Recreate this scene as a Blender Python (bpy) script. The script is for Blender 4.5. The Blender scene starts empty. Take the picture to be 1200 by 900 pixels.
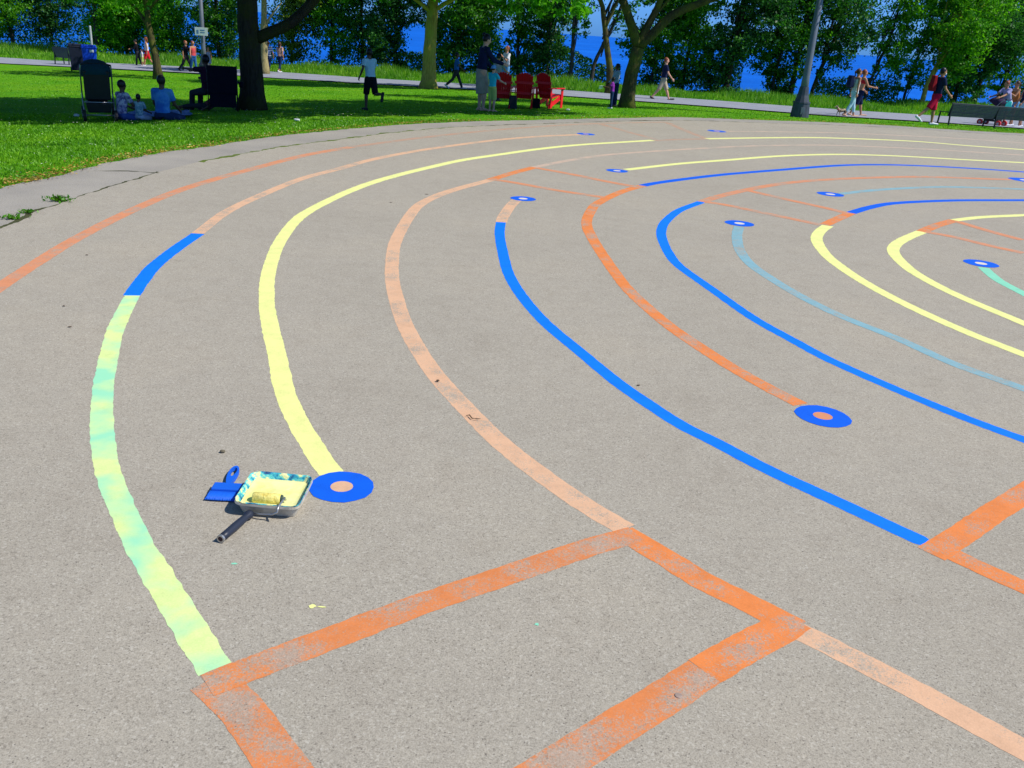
import bpy, math, random
import numpy as np
from mathutils import Vector, Matrix
random.seed(7); RNG = np.random.default_rng(11)
R = math.radians
scn = bpy.context.scene
COL = scn.collection

# ------------------------------------------------------------------ camera survey
FPX, PITCH, ROLL, CAMH = 1046.3, 0.3774, 0.0712, 1.75
def ray(px, py):
    x = (px-600)/FPX; y = -(py-450)/FPX
    c, s = math.cos(ROLL), math.sin(ROLL)
    x, y = c*x - s*y, s*x + c*y
    cp, sp = math.cos(PITCH), math.sin(PITCH)
    return np.array([x, cp + y*sp, -sp + y*cp])
def flat(px, py, z=0.0):
    d = ray(px, py); t = (z-CAMH)/d[2]
    return np.array([d[0]*t, d[1]*t, z])

EDGE_PX = [(0,222),(35,213.5),(75,205),(125,191),(187,179.5),(250,171),(325,159.5),(400,152),(475,145.7),(550,142.5),(650,140),(725,138.3),(800,137.6),(900,141),(975,143.5),(1050,147.5),(1125,152.5),(1199,156.5)]
EDGE = [tuple(flat(*p)[:2]) for p in EDGE_PX]
RING_OUT = [(15.5,26.2),(18.5,22.5),(20,17),(20.3,10),(18,2),(13,-3.2),(7,-4.8),(1.5,-3.2),(-2.6,0.6),(-4.6,5)]
PLAZA = np.array(EDGE + RING_OUT)

def smooth_closed(P, n=6):
    out = []
    N = len(P)
    for i in range(N):
        p0, p1, p2, p3 = P[(i-1) % N], P[i], P[(i+1) % N], P[(i+2) % N]
        for k in range(n):
            t = k/n
            out.append(0.5*((2*p1)+(-p0+p2)*t+(2*p0-5*p1+4*p2-p3)*t*t+(-p0+3*p1-3*p2+p3)*t**3))
    return np.array(out)
PLAZA = smooth_closed(PLAZA, 4)

def poly_dist(X, Y, P=None):
    """signed distance outside polygon (0 inside)"""
    P = PLAZA if P is None else P
    X = np.atleast_1d(np.asarray(X, float)); Y = np.atleast_1d(np.asarray(Y, float))
    d = np.full(X.shape, 1e9); ins = np.zeros(X.shape, bool)
    N = len(P)
    for i in range(N):
        ax, ay = P[i]; bx, by = P[(i+1) % N]
        ex, ey = bx-ax, by-ay; L = ex*ex+ey*ey+1e-12
        t = np.clip(((X-ax)*ex+(Y-ay)*ey)/L, 0, 1)
        d = np.minimum(d, np.hypot(X-ax-t*ex, Y-ay-t*ey))
        c = ((ay > Y) != (by > Y)) & (X < (bx-ax)*(Y-ay)/((by-ay) if by != ay else 1e-12)+ax)
        ins ^= c
    return np.where(ins, 0, d), np.where(ins, d, 0)

# far edge line of the shore brow: y as a function of x
def brow(x):
    return np.interp(x, [-140,-60,-36,-18,-8,3,13,24,45,80,160], [88,72,66,60,56,53,53,57,72,95,130])
LAKE_Z = -9.0
def terrain(X, Y):
    X = np.atleast_1d(np.asarray(X, float)); Y = np.atleast_1d(np.asarray(Y, float))
    e, _ = poly_dist(X, Y)
    e = np.where(Y < 0, 0, e)
    cap = 18.0
    s = cap*(1-np.exp(-e/cap*1.25))/(1-math.exp(-1.25)*0.55)
    z = -0.045*np.minimum(s, cap)
    w = np.clip(e/20, 0, 1)
    z = z - 0.03*np.clip(-X-1, 0, 26)*w
    b = Y - brow(X)
    z = z - np.clip(b*0.55, 0, 9.5)
    return z
def tz(x, y): return float(terrain(x, y)[0])
def at(px, py):
    d = ray(px, py)
    t = np.arange(1, 130, 0.05)
    z = CAMH + d[2]*t
    h = z - terrain(d[0]*t, d[1]*t)
    i = np.argmax(h <= 0)
    if h[i] > 0: i = len(t)-1
    if i > 0 and h[i] <= 0:
        a = h[i-1]/(h[i-1]-h[i]); tt = t[i-1]+a*0.05
    else: tt = t[i]
    return Vector((d[0]*tt, d[1]*tt, tz(d[0]*tt, d[1]*tt)))
def at_depth(px, py, Y):
    d = ray(px, py); t = Y/d[1]
    return Vector((d[0]*t, Y, CAMH+d[2]*t))

# ------------------------------------------------------------------ materials
MATS = {}
def nmat(name):
    m = bpy.data.materials.new(name); m.use_nodes = True
    nt = m.node_tree; b = nt.nodes['Principled BSDF']
    return m, nt, b
def N(nt, t, **kw):
    n = nt.nodes.new(t)
    for k, v in kw.items():
        if k in ('inputs',):
            for a, c in v.items(): n.inputs[a].default_value = c
        else: setattr(n, k, v)
    return n
def ramp(nt, fac, stops):
    r = nt.nodes.new('ShaderNodeValToRGB'); cr = r.color_ramp
    while len(cr.elements) > 1: cr.elements.remove(cr.elements[-1])
    cr.elements[0].position = stops[0][0]; cr.elements[0].color = (*stops[0][1], 1)
    for p, c in stops[1:]:
        e = cr.elements.new(p); e.color = (*c, 1)
    nt.links.new(fac, r.inputs[0]); return r.outputs[0]
def noise(nt, scale, detail=3, rough=.55, coord='Object', vec=None):
    n = nt.nodes.new('ShaderNodeTexNoise'); n.inputs['Scale'].default_value = scale
    n.inputs['Detail'].default_value = detail; n.inputs['Roughness'].default_value = rough
    if vec is None:
        tc = nt.nodes.new('ShaderNodeTexCoord'); vec = tc.outputs[coord]
    nt.links.new(vec, n.inputs['Vector']); return n.outputs['Fac']
def mixc(nt, f, a, b, mode='MIX'):
    m = nt.nodes.new('ShaderNodeMix'); m.data_type = 'RGBA'; m.blend_type = mode
    for s, v in ((m.inputs[0], f), (m.inputs[6], a), (m.inputs[7], b)):
        if hasattr(v, 'is_output'): nt.links.new(v, s)
        elif isinstance(v, (int, float)): s.default_value = v
        else: s.default_value = (*v, 1)
    return m.outputs[2]
def bump(nt, b, h, strength=.3, dist=.01):
    bp = nt.nodes.new('ShaderNodeBump'); bp.inputs['Strength'].default_value = strength
    bp.inputs['Distance'].default_value = dist
    nt.links.new(h, bp.inputs['Height']); nt.links.new(bp.outputs[0], b.inputs['Normal'])
def mat(name, col, rough=.7, var=.18, scale=6, metal=0, spec=.3, bmp=0.0, bscale=40):
    """colour with gentle mottling"""
    if name in MATS: return MATS[name]
    m, nt, b = nmat(name)
    lo = tuple(c*(1-var) for c in col); hi = tuple(min(1, c*(1+var)) for c in col)
    f = noise(nt, scale, 4)
    nt.links.new(ramp(nt, f, [(.3, lo), (.7, hi)]), b.inputs['Base Color'])
    b.inputs['Roughness'].default_value = rough; b.inputs['Metallic'].default_value = metal
    b.inputs['Specular IOR Level'].default_value = spec
    if bmp: bump(nt, b, noise(nt, bscale, 3), bmp, .004)
    MATS[name] = m; return m

CONC_LO, CONC, CONC_HI = (.10,.093,.078), (.34,.308,.25), (.54,.50,.42)
def concrete_color(nt):
    """exposed aggregate: fine sand, darker and lighter stones, wide soft mottling"""
    tc = nt.nodes.new('ShaderNodeTexCoord').outputs['Object']
    fine = noise(nt, 210, 3, .7, vec=tc)
    c = ramp(nt, fine, [(.27, CONC_LO), (.42, (.25,.225,.182)), (.51, CONC), (.62, (.40,.368,.305)), (.76, CONC_HI)])
    v = nt.nodes.new('ShaderNodeTexVoronoi'); v.inputs['Scale'].default_value = 150
    nt.links.new(tc, v.inputs['Vector'])
    sep = nt.nodes.new('ShaderNodeSeparateColor'); nt.links.new(v.outputs['Color'], sep.inputs[0])
    st = ramp(nt, sep.outputs[0], [(0, (.15,.13,.105)), (.12, (.30,.272,.222)), (.5, (.335,.305,.25)), (.9, (.41,.37,.30)), (.97, (.50,.47,.40))])
    c = mixc(nt, .42, c, st)
    v2 = nt.nodes.new('ShaderNodeTexVoronoi'); v2.inputs['Scale'].default_value = 60; v2.inputs['Randomness'].default_value = 1
    nt.links.new(tc, v2.inputs['Vector'])
    sp = ramp(nt, v2.outputs['Distance'], [(.09, (1,1,1)), (.17, (0,0,0))])
    s2 = nt.nodes.new('ShaderNodeSeparateColor'); nt.links.new(v2.outputs['Color'], s2.inputs[0])
    on = ramp(nt, s2.outputs[1], [(.50, (0,0,0)), (.60, (.75,.75,.75))])
    mm = nt.nodes.new('ShaderNodeMath'); mm.operation = 'MULTIPLY'
    nt.links.new(sp, mm.inputs[0]); nt.links.new(on, mm.inputs[1])
    c = mixc(nt, mm.outputs[0], c, (.07,.06,.055))
    big = noise(nt, .55, 6, .6, vec=tc)
    c = mixc(nt, 1.0, c, ramp(nt, big, [(.3, (.94,.935,.93)), (.5, (1,1,1)), (.72, (1.06,1.045,1.02))]), 'MULTIPLY')
    stn = noise(nt, 1.7, 7, .7, vec=tc)
    c = mixc(nt, 1.0, c, ramp(nt, stn, [(.33, (.94,.935,.93)), (.42, (1,1,1)), (.62, (1,1,1)), (.70, (1.05,1.05,1.05))]), 'MULTIPLY')
    med = noise(nt, 7, 5, .65, vec=tc)
    c = mixc(nt, 1.0, c, ramp(nt, med, [(.28, (.94,.93,.92)), (.5, (1,1,1)), (.75, (1.04,1.04,1.03))]), 'MULTIPLY')
    return c, fine
def make_concrete():
    m, nt, b = nmat('aggregate_concrete')
    c, f = concrete_color(nt)
    nt.links.new(c, b.inputs['Base Color']); b.inputs['Roughness'].default_value = .93
    b.inputs['Specular IOR Level'].default_value = .12
    bump(nt, b, f, .35, .003); return m
M_CONC = make_concrete()
def make_asphalt(name, base, s=90):
    m, nt, b = nmat(name)
    f = noise(nt, s, 4, .7); f2 = noise(nt, 1.2, 5, .6)
    c = ramp(nt, f, [(.25, tuple(x*.6 for x in base)), (.5, base), (.8, tuple(x*1.5 for x in base))])
    c = mixc(nt, 1.0, c, ramp(nt, f2, [(.3, (.85,.85,.86)), (.7, (1.1,1.09,1.07))]), 'MULTIPLY')
    nt.links.new(c, b.inputs['Base Color']); b.inputs['Roughness'].default_value = .9
    b.inputs['Specular IOR Level'].default_value = .15
    bump(nt, b, f, .4, .004); return m
M_BAND = make_asphalt('old_asphalt_band', (.30,.28,.245))
M_PATH = make_asphalt('path_asphalt', (.26,.275,.32), 30)

def make_paint(name, col, wear=0.0, col2=None, grain=.08):
    """road paint; wear shows bare concrete through scattered flecks"""
    m, nt, b = nmat(name)
    tc = nt.nodes.new('ShaderNodeTexCoord').outputs['Object']
    g = noise(nt, 160, 3, .7, vec=tc)
    a = tuple(c*(1-grain) for c in col); z = tuple(min(1, c*(1+grain)) for c in col)
    pc = ramp(nt, g, [(.3, a), (.7, z)])
    g2 = noise(nt, 9, 5, .7, vec=tc)
    pc = mixc(nt, 1.0, pc, ramp(nt, g2, [(.3, (.88,.88,.88)), (.5, (1,1,1)), (.7, (1.06,1.06,1.06))]), 'MULTIPLY')
    if col2 is not None:
        w = noise(nt, 4.2, 3, .5, vec=tc)
        pc = mixc(nt, ramp(nt, w, [(.40, (0,0,0)), (.64, (.95,.95,.95))]), pc, col2)
    if wear > 0:
        conc, _ = concrete_color(nt)
        fl = noise(nt, 130, 7, .9, vec=tc); big = noise(nt, 3.2, 6, .7, vec=tc)
        atn = nt.nodes.new('ShaderNodeAttribute'); atn.attribute_name = 'across'
        edge = ramp(nt, atn.outputs['Fac'], [(0, (0,0,0)), (.16, (.55,.55,.55)), (.5, (.62,.62,.62)), (.84, (.55,.55,.55)), (1, (0,0,0))])
        ea = nt.nodes.new('ShaderNodeMath'); ea.operation = 'MULTIPLY_ADD'; ea.inputs[1].default_value = .16; nt.links.new(edge, ea.inputs[0]); nt.links.new(big, ea.inputs[2]); big = ea.outputs[0]
        ad = nt.nodes.new('ShaderNodeMath'); ad.operation = 'MULTIPLY_ADD'
        nt.links.new(big, ad.inputs[0]); ad.inputs[1].default_value = .75
        nt.links.new(fl, ad.inputs[2])
        t = 1.02 - wear*.13
        f = ramp(nt, ad.outputs[0], [(t, (0,0,0)), (t+.09, (.85,.85,.85))])
        pc = mixc(nt, f, pc, conc)
    nt.links.new(pc, b.inputs['Base Color']); b.inputs['Roughness'].default_value = .75
    b.inputs['Specular IOR Level'].default_value = .2
    bump(nt, b, g, .2, .002)
    return m
P_YEL = make_paint('paint_pale_yellow', (.72,.735,.27), 0)
P_GRN = make_paint('paint_lime_teal', (.62,.74,.29), 0, (.27,.66,.42))
P_BLUE = make_paint('paint_blue', (.0008,.165,.82), 0)
P_DBLUE = make_paint('paint_deep_blue', (.002,.10,.64), 0)
P_PEACH = make_paint('paint_peach', (.62,.38,.235), .22)
P_ORANGE = make_paint('paint_orange', (.58,.235,.115), .42)
P_ORSOL = make_paint('paint_orange_solid', (.66,.205,.055), .24)
P_ORWORN = make_paint('paint_orange_worn', (.60,.20,.065), 1.02)
P_ORFAINT = make_paint('paint_orange_faint', (.42,.26,.18), .66)
P_TEAL = make_paint('paint_faded_teal', (.20,.37,.42), .32)
P_ORMID = make_paint('paint_orange_scuffed', (.62,.205,.062), .72)
P_MINT = make_paint('paint_mint', (.22,.58,.40), .08)
P_PEACHF = make_paint('paint_peach_faint', (.50,.37,.28), .5)

def make_grass_ground():
    m, nt, b = nmat('lawn')
    tc = nt.nodes.new('ShaderNodeTexCoord').outputs['Object']
    f = noise(nt, 45, 5, .75, vec=tc)
    c = ramp(nt, f, [(.25, (.03,.11,.004)), (.45, (.075,.24,.006)), (.6, (.12,.34,.008)), (.8, (.20,.42,.02))])
    big = noise(nt, .5, 5, .6, vec=tc)
    c = mixc(nt, 1.0, c, ramp(nt, big, [(.3, (.62,.82,.6)), (.5, (1,1,1)), (.72, (1.5,1.1,1.0))]), 'MULTIPLY')
    nt.links.new(c, b.inputs['Base Color']); b.inputs['Roughness'].default_value = 1
    b.inputs['Specular IOR Level'].default_value = .05
    bump(nt, b, f, .8, .03); return m
M_LAWN = make_grass_ground()

def make_leaf(name, dark, mid, light, trans=.35, clump=1.3):
    m = bpy.data.materials.new(name); m.use_nodes = True; nt = m.node_tree
    nt.nodes.remove(nt.nodes['Principled BSDF']); out = nt.nodes['Material Output']
    geo = nt.nodes.new('ShaderNodeNewGeometry')
    c1 = ramp(nt, geo.outputs['Random Per Island'], [(0, dark), (.5, mid), (1, light)])
    n = noise(nt, clump, 3, .6)
    c = mixc(nt, 1.0, c1, ramp(nt, n, [(.32, (.58,.70,.62)), (.5, (1,1,1)), (.7, (1.45,1.2,1.0))]), 'MULTIPLY')
    d = nt.nodes.new('ShaderNodeBsdfDiffuse'); t = nt.nodes.new('ShaderNodeBsdfTranslucent')
    g = nt.nodes.new('ShaderNodeBsdfGlossy'); g.inputs['Roughness'].default_value = .45
    mx = nt.nodes.new('ShaderNodeMixShader'); mx.inputs[0].default_value = trans
    m2 = nt.nodes.new('ShaderNodeMixShader'); m2.inputs[0].default_value = .02
    nt.links.new(c, d.inputs[0])
    tcx = mixc(nt, 1.0, c, (1.15,1.25,.5), 'MULTIPLY'); nt.links.new(tcx, t.inputs[0])
    nt.links.new(d.outputs[0], mx.inputs[1]); nt.links.new(t.outputs[0], mx.inputs[2])
    nt.links.new(mx.outputs[0], m2.inputs[1]); nt.links.new(g.outputs[0], m2.inputs[2])
    nt.links.new(m2.outputs[0], out.inputs[0])
    return m
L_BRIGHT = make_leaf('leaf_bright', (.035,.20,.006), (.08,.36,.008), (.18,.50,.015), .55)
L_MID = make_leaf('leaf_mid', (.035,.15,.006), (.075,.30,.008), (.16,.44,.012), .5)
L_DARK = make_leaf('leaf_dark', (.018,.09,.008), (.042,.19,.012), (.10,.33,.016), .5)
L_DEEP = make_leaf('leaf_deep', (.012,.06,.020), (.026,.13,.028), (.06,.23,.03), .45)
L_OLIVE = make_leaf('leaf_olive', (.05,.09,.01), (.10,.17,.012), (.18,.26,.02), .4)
L_GRASS = make_leaf('grass_blade', (.055,.20,.004), (.115,.34,.006), (.20,.44,.02), .35, .6)
L_TALL = make_leaf('tall_grass_blade', (.05,.19,.006), (.11,.32,.01), (.24,.42,.05), .4, .5)
L_LITTER = make_leaf('leaf_litter', (.09,.045,.015), (.30,.15,.03), (.60,.42,.12), .1, 2)
L_FLOWER = make_leaf('white_petal', (.6,.6,.55), (.75,.75,.7), (.8,.8,.7), .2, 2)

def make_bark(name, a, bcol, moss=None):
    m, nt, b = nmat(name)
    tc = nt.nodes.new('ShaderNodeTexCoord').outputs['Object']
    mp = nt.nodes.new('ShaderNodeMapping'); mp.inputs['Scale'].default_value = (9, 9, 1.6)
    nt.links.new(tc, mp.inputs[0])
    f = noise(nt, 2.4, 6, .7, vec=mp.outputs[0])
    c = ramp(nt, f, [(.3, a), (.65, bcol)])
    if moss:
        f2 = noise(nt, 1.6, 4, .6, vec=tc)
        c = mixc(nt, ramp(nt, f2, [(.45, (0,0,0)), (.6, (.75,.75,.75))]), c, moss)
    nt.links.new(c, b.inputs['Base Color']); b.inputs['Roughness'].default_value = .95
    b.inputs['Specular IOR Level'].default_value = .1
    bump(nt, b, f, 1.0, .03); return m
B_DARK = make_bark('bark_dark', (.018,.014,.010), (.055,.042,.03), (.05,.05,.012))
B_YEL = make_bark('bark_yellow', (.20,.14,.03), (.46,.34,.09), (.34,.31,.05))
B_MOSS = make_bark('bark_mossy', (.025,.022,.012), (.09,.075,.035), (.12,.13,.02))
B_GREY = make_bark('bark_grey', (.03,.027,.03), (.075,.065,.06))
B_PALE = make_bark('bark_pale', (.22,.18,.07), (.40,.34,.17))

# ------------------------------------------------------------------ mesh helpers
def link(o, parent=None):
    COL.objects.link(o)
    if parent is not None: o.parent = parent
    return o
def tag(o, label=None, cat=None, group=None, kind=None):
    if label: o['label'] = label
    if cat: o['category'] = cat
    if group: o['group'] = group
    if kind: o['kind'] = kind
    return o
def empty(name, loc, rz=0):
    o = bpy.data.objects.new(name, None); link(o); o.location = loc; o.rotation_euler.z = rz
    o.empty_display_size = .2
    return o
def fast_mesh(name, V, F, m, parent=None, smooth=False, loc=None):
    """V (n,3), F (k,c) constant corner count"""
    V = np.ascontiguousarray(V, dtype=np.float32); F = np.ascontiguousarray(F, dtype=np.int32)
    me = bpy.data.meshes.new(name); k, c = F.shape
    me.vertices.add(len(V)); me.vertices.foreach_set('co', V.ravel())
    me.loops.add(k*c); me.loops.foreach_set('vertex_index', F.ravel())
    me.polygons.add(k); me.polygons.foreach_set('loop_start', np.arange(0, k*c, c, dtype=np.int32))
    me.polygons.foreach_set('loop_total', np.full(k, c, dtype=np.int32))
    if smooth: me.polygons.foreach_set('use_smooth', np.ones(k, bool))
    me.update(calc_edges=True); me.validate()
    me.materials.append(m)
    o = bpy.data.objects.new(name, me); link(o, parent)
    if loc is not None: o.location = loc
    return o

class MB:
    def __init__(s): s.v = []; s.f = []
    def add(s, vs, fs):
        n = len(s.v); s.v += [tuple(float(c) for c in v) for v in vs]; s.f += [tuple(i+n for i in f) for f in fs]
    def box(s, c, size, rot=None, taper=1.0, bev=0):
        x, y, z = size[0]/2, size[1]/2, size[2]/2
        t = taper
        P = [(-x,-y,-z),(x,-y,-z),(x,y,-z),(-x,y,-z),(-x*t,-y*t,z),(x*t,-y*t,z),(x*t,y*t,z),(-x*t,y*t,z)]
        if rot is not None: P = [rot @ Vector(p) for p in P]
        P = [(p[0]+c[0], p[1]+c[1], p[2]+c[2]) for p in P]
        s.add(P, [(0,3,2,1),(4,5,6,7),(0,1,5,4),(1,2,6,5),(2,3,7,6),(3,0,4,7)])
        return s
    def bar(s, a, b, w, h, up=(0,0,1)):
        a, b = Vector(a), Vector(b); d = (b-a); L = d.length; d.normalize()
        u = Vector(up); sd = d.cross(u)
        if sd.length < 1e-4: sd = d.cross(Vector((1,0,0)))
        sd.normalize(); u = sd.cross(d).normalized()
        M = Matrix((sd, d, u)).transposed()
        return s.box((a+b)/2, (w, L, h), M)
    def tube(s, pts, rad, n=10, ref=(1,0,0), cap=True):
        pts = [Vector(p) for p in pts]; K = len(pts)
        if not isinstance(rad, (list, tuple)): rad = [rad]*K
        ref = Vector(ref); rings = []
        for i, p in enumerate(pts):
            d = (pts[min(i+1, K-1)]-pts[max(i-1, 0)]).normalized()
            u = ref - d*ref.dot(d)
            if u.length < 1e-3: u = Vector((0,1,0)) - d*d.y
            if u.length < 1e-3: u = Vector((0,0,1)) - d*d.z
            u.normalize(); w = d.cross(u)
            r = rad[i]; rx, ry = (r if isinstance(r, (tuple, list)) else (r, r))
            rings.append([p+u*(rx*math.cos(2*math.pi*k/n))+w*(ry*math.sin(2*math.pi*k/n)) for k in range(n)])
        vs = [q for r in rings for q in r]; fs = []
        for i in range(K-1):
            for k in range(n):
                fs.append((i*n+k, i*n+(k+1) % n, (i+1)*n+(k+1) % n, (i+1)*n+k))
        if cap: fs += [tuple(range(n))[::-1], tuple((K-1)*n+k for k in range(n))]
        s.add(vs, fs); return s
    def ell(s, c, r, nu=14, nv=9, rot=None):
        c = Vector(c); r = r if isinstance(r, (tuple, list)) else (r, r, r)
        vs = []; fs = []
        def P(a, b):
            q = Vector((r[0]*math.sin(a)*math.cos(b), r[1]*math.sin(a)*math.sin(b), r[2]*math.cos(a)))
            if rot is not None: q = rot @ q
            return c+q
        vs.append(P(0, 0))
        for i in range(1, nv):
            for k in range(nu): vs.append(P(math.pi*i/nv, 2*math.pi*k/nu))
        vs.append(P(math.pi, 0)); L = len(vs)-1
        for k in range(nu):
            fs.append((0, 1+k, 1+(k+1) % nu)); fs.append((L, 1+(nv-2)*nu+(k+1) % nu, 1+(nv-2)*nu+k))
            for i in range(nv-2):
                a = 1+i*nu; fs.append((a+k, a+nu+k, a+nu+(k+1) % nu, a+(k+1) % nu))
        s.add(vs, fs); return s
    def prism(s, poly, z0, z1, M=None):
        n = len(poly)
        vs = [Vector((p[0], p[1], z0)) for p in poly]+[Vector((p[0], p[1], z1)) for p in poly]
        if M is not None: vs = [M @ v for v in vs]
        fs = [tuple(range(n))[::-1], tuple(range(n, 2*n))]+[(i, (i+1) % n, n+(i+1) % n, n+i) for i in range(n)]
        s.add(vs, fs); return s
    def build(s, name, m, parent=None, smooth=False, bevel=0, label=None):
        me = bpy.data.meshes.new(name); me.from_pydata(s.v, [], s.f); me.materials.append(m)
        if smooth:
            for p in me.polygons: p.use_smooth = True
        o = bpy.data.objects.new(name, me); link(o, parent)
        if bevel:
            b = o.modifiers.new('bevel', 'BEVEL'); b.width = bevel; b.segments = 2; b.limit_method = 'ANGLE'
        if label: o['label'] = label
        return o
    def remesh(s, name, m, parent=None, voxel=.012, smooth=2, label=None):
        me = bpy.data.meshes.new('tmp'); me.from_pydata(s.v, [], s.f)
        o = bpy.data.objects.new('tmp', me); COL.objects.link(o)
        r = o.modifiers.new('r', 'REMESH'); r.mode = 'VOXEL'; r.voxel_size = voxel
        if smooth:
            q = o.modifiers.new('s', 'SMOOTH'); q.factor = .5; q.iterations = smooth
        dg = bpy.context.evaluated_depsgraph_get()
        out = bpy.data.meshes.new_from_object(o.evaluated_get(dg))
        bpy.data.objects.remove(o); bpy.data.meshes.remove(me)
        out.name = name; out.materials.clear(); out.materials.append(m)
        out.polygons.foreach_set('use_smooth', np.ones(len(out.polygons), bool)); out.update()
        ob = bpy.data.objects.new(name, out); link(ob, parent)
        if label: ob['label'] = label
        return ob

def rot_zxy(az, tilt, axis='X'):
    return Matrix.Rotation(az, 3, 'Z') @ Matrix.Rotation(tilt, 3, axis)

# ------------------------------------------------------------------ world, sun, camera
SUN_EL, SUN_AZ = R(50), R(103)     # azimuth clockwise from +Y : from the right
scn.world = bpy.data.worlds.new('World'); scn.world.use_nodes = True
wn = scn.world.node_tree; bg = wn.nodes['Background']
sky = wn.nodes.new('ShaderNodeTexSky'); sky.sky_type = 'NISHITA'; sky.sun_disc = False
sky.sun_elevation = SUN_EL; sky.sun_rotation = SUN_AZ; sky.air_density = 1.2; sky.dust_density = .3; sky.ozone_density = 4.0
hs = wn.nodes.new('ShaderNodeHueSaturation'); hs.inputs['Saturation'].default_value = 1.1
tint = wn.nodes.new('ShaderNodeMix'); tint.data_type = 'RGBA'; tint.blend_type = 'MULTIPLY'; tint.inputs[0].default_value = 1
wtc = wn.nodes.new('ShaderNodeTexCoord'); wsx = wn.nodes.new('ShaderNodeSeparateXYZ'); wn.links.new(wtc.outputs['Generated'], wsx.inputs[0])
wr = wn.nodes.new('ShaderNodeValToRGB'); wn.links.new(wsx.outputs[2], wr.inputs[0]); wce = wr.color_ramp
wce.elements[0].position = 0; wce.elements[0].color = (.09,.29,1.0,1); wce.elements[1].position = .45; wce.elements[1].color = (.45,.475,.50,1)
_e = wce.elements.new(.12); _e.color = (.17,.34,.76,1)
wsc = wn.nodes.new('ShaderNodeVectorMath'); wsc.operation = 'SCALE'; wsc.inputs['Scale'].default_value = 2.0
wn.links.new(wr.outputs[0], wsc.inputs[0]); wn.links.new(wsc.outputs[0], tint.inputs[7])
wn.links.new(sky.outputs[0], hs.inputs['Color']); wn.links.new(hs.outputs[0], tint.inputs[6]); wn.links.new(tint.outputs[2], bg.inputs[0])
bg.inputs[1].default_value = .095
sl = bpy.data.lights.new('sun', 'SUN'); sl.energy = 4.6; sl.angle = R(.53); sl.color = (1, .95, .87)
so = bpy.data.objects.new('sun', sl); COL.objects.link(so)
to_sun = Vector((math.sin(SUN_AZ)*math.cos(SUN_EL), math.cos(SUN_AZ)*math.cos(SUN_EL), math.sin(SUN_EL)))
so.rotation_euler = to_sun.to_track_quat('Z', 'Y').to_euler(); so.location = (20, 0, 30)
cam = bpy.data.cameras.new('camera'); co = bpy.data.objects.new('camera', cam); COL.objects.link(co)
cam.sensor_width = 36; cam.lens = FPX/1200*36; cam.clip_end = 20000; cam.clip_start = .05
c_, s_ = math.cos(ROLL), math.sin(ROLL); cp, sp = math.cos(PITCH), math.sin(PITCH)
Xl = Vector((1,0,0)); Ul = Vector((0, sp, cp)); fw = Vector((0, cp, -sp))
rt = Xl*c_ + Ul*s_; up = -Xl*s_ + Ul*c_
co.matrix_world = Matrix.Translation((0,0,CAMH)) @ Matrix((rt, up, -fw)).transposed().to_4x4()
scn.camera = co
scn.view_settings.view_transform = 'Standard'; scn.view_settings.look = 'None'
scn.view_settings.exposure = .22; scn.view_settings.gamma = 1
scn.cycles.max_bounces = 6; scn.cycles.transparent_max_bounces = 8

# ------------------------------------------------------------------ terrain, lake
def grid_sheet(name, xs, ys, zf, m, skip=None):
    X, Y = np.meshgrid(xs, ys); Z = zf(X.ravel(), Y.ravel())
    V = np.stack([X.ravel(), Y.ravel(), Z], 1); nx, ny = len(xs), len(ys)
    i = (np.arange(ny-1)[:, None]*nx+np.arange(nx-1)[None, :]).ravel()
    F = np.stack([i, i+1, i+nx+1, i+nx], 1)
    return fast_mesh(name, V, F, m, smooth=True)
xs = np.concatenate([np.linspace(-180,-40,40), np.arange(-39.5,50,.5), np.linspace(51,200,40)])
ys = np.concatenate([np.linspace(-60,-8,16), np.arange(-7.5,100,.5), np.linspace(102,170,30)])
def ground_z(X, Y):
    _, inside = poly_dist(X, Y)
    return terrain(X, Y) - np.where(inside > .25, .05, .012)
g = grid_sheet('ground', xs, ys, ground_z, M_LAWN); tag(g, kind='structure')
m, nt, b = nmat('lake_water')
f = noise(nt, .35, 5, .65); f2 = noise(nt, .012, 3, .6)
c = ramp(nt, f2, [(.3, (.001,.085,.42)), (.55, (.002,.115,.55)), (.75, (.006,.155,.64))])
c = mixc(nt, 1.0, c, ramp(nt, f, [(.3, (.8,.85,.9)), (.7, (1.15,1.1,1.05))]), 'MULTIPLY')
nt.links.new(c, b.inputs['Base Color']); b.inputs['Roughness'].default_value = .6; b.inputs['Specular IOR Level'].default_value = .06
bump(nt, b, f, .6, .3)
lk = fast_mesh('lake', [(-9000,62,LAKE_Z),(9000,62,LAKE_Z),(9000,12000,LAKE_Z),(-9000,12000,LAKE_Z)], [(0,1,2,3)], m)
tag(lk, kind='structure')

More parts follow.
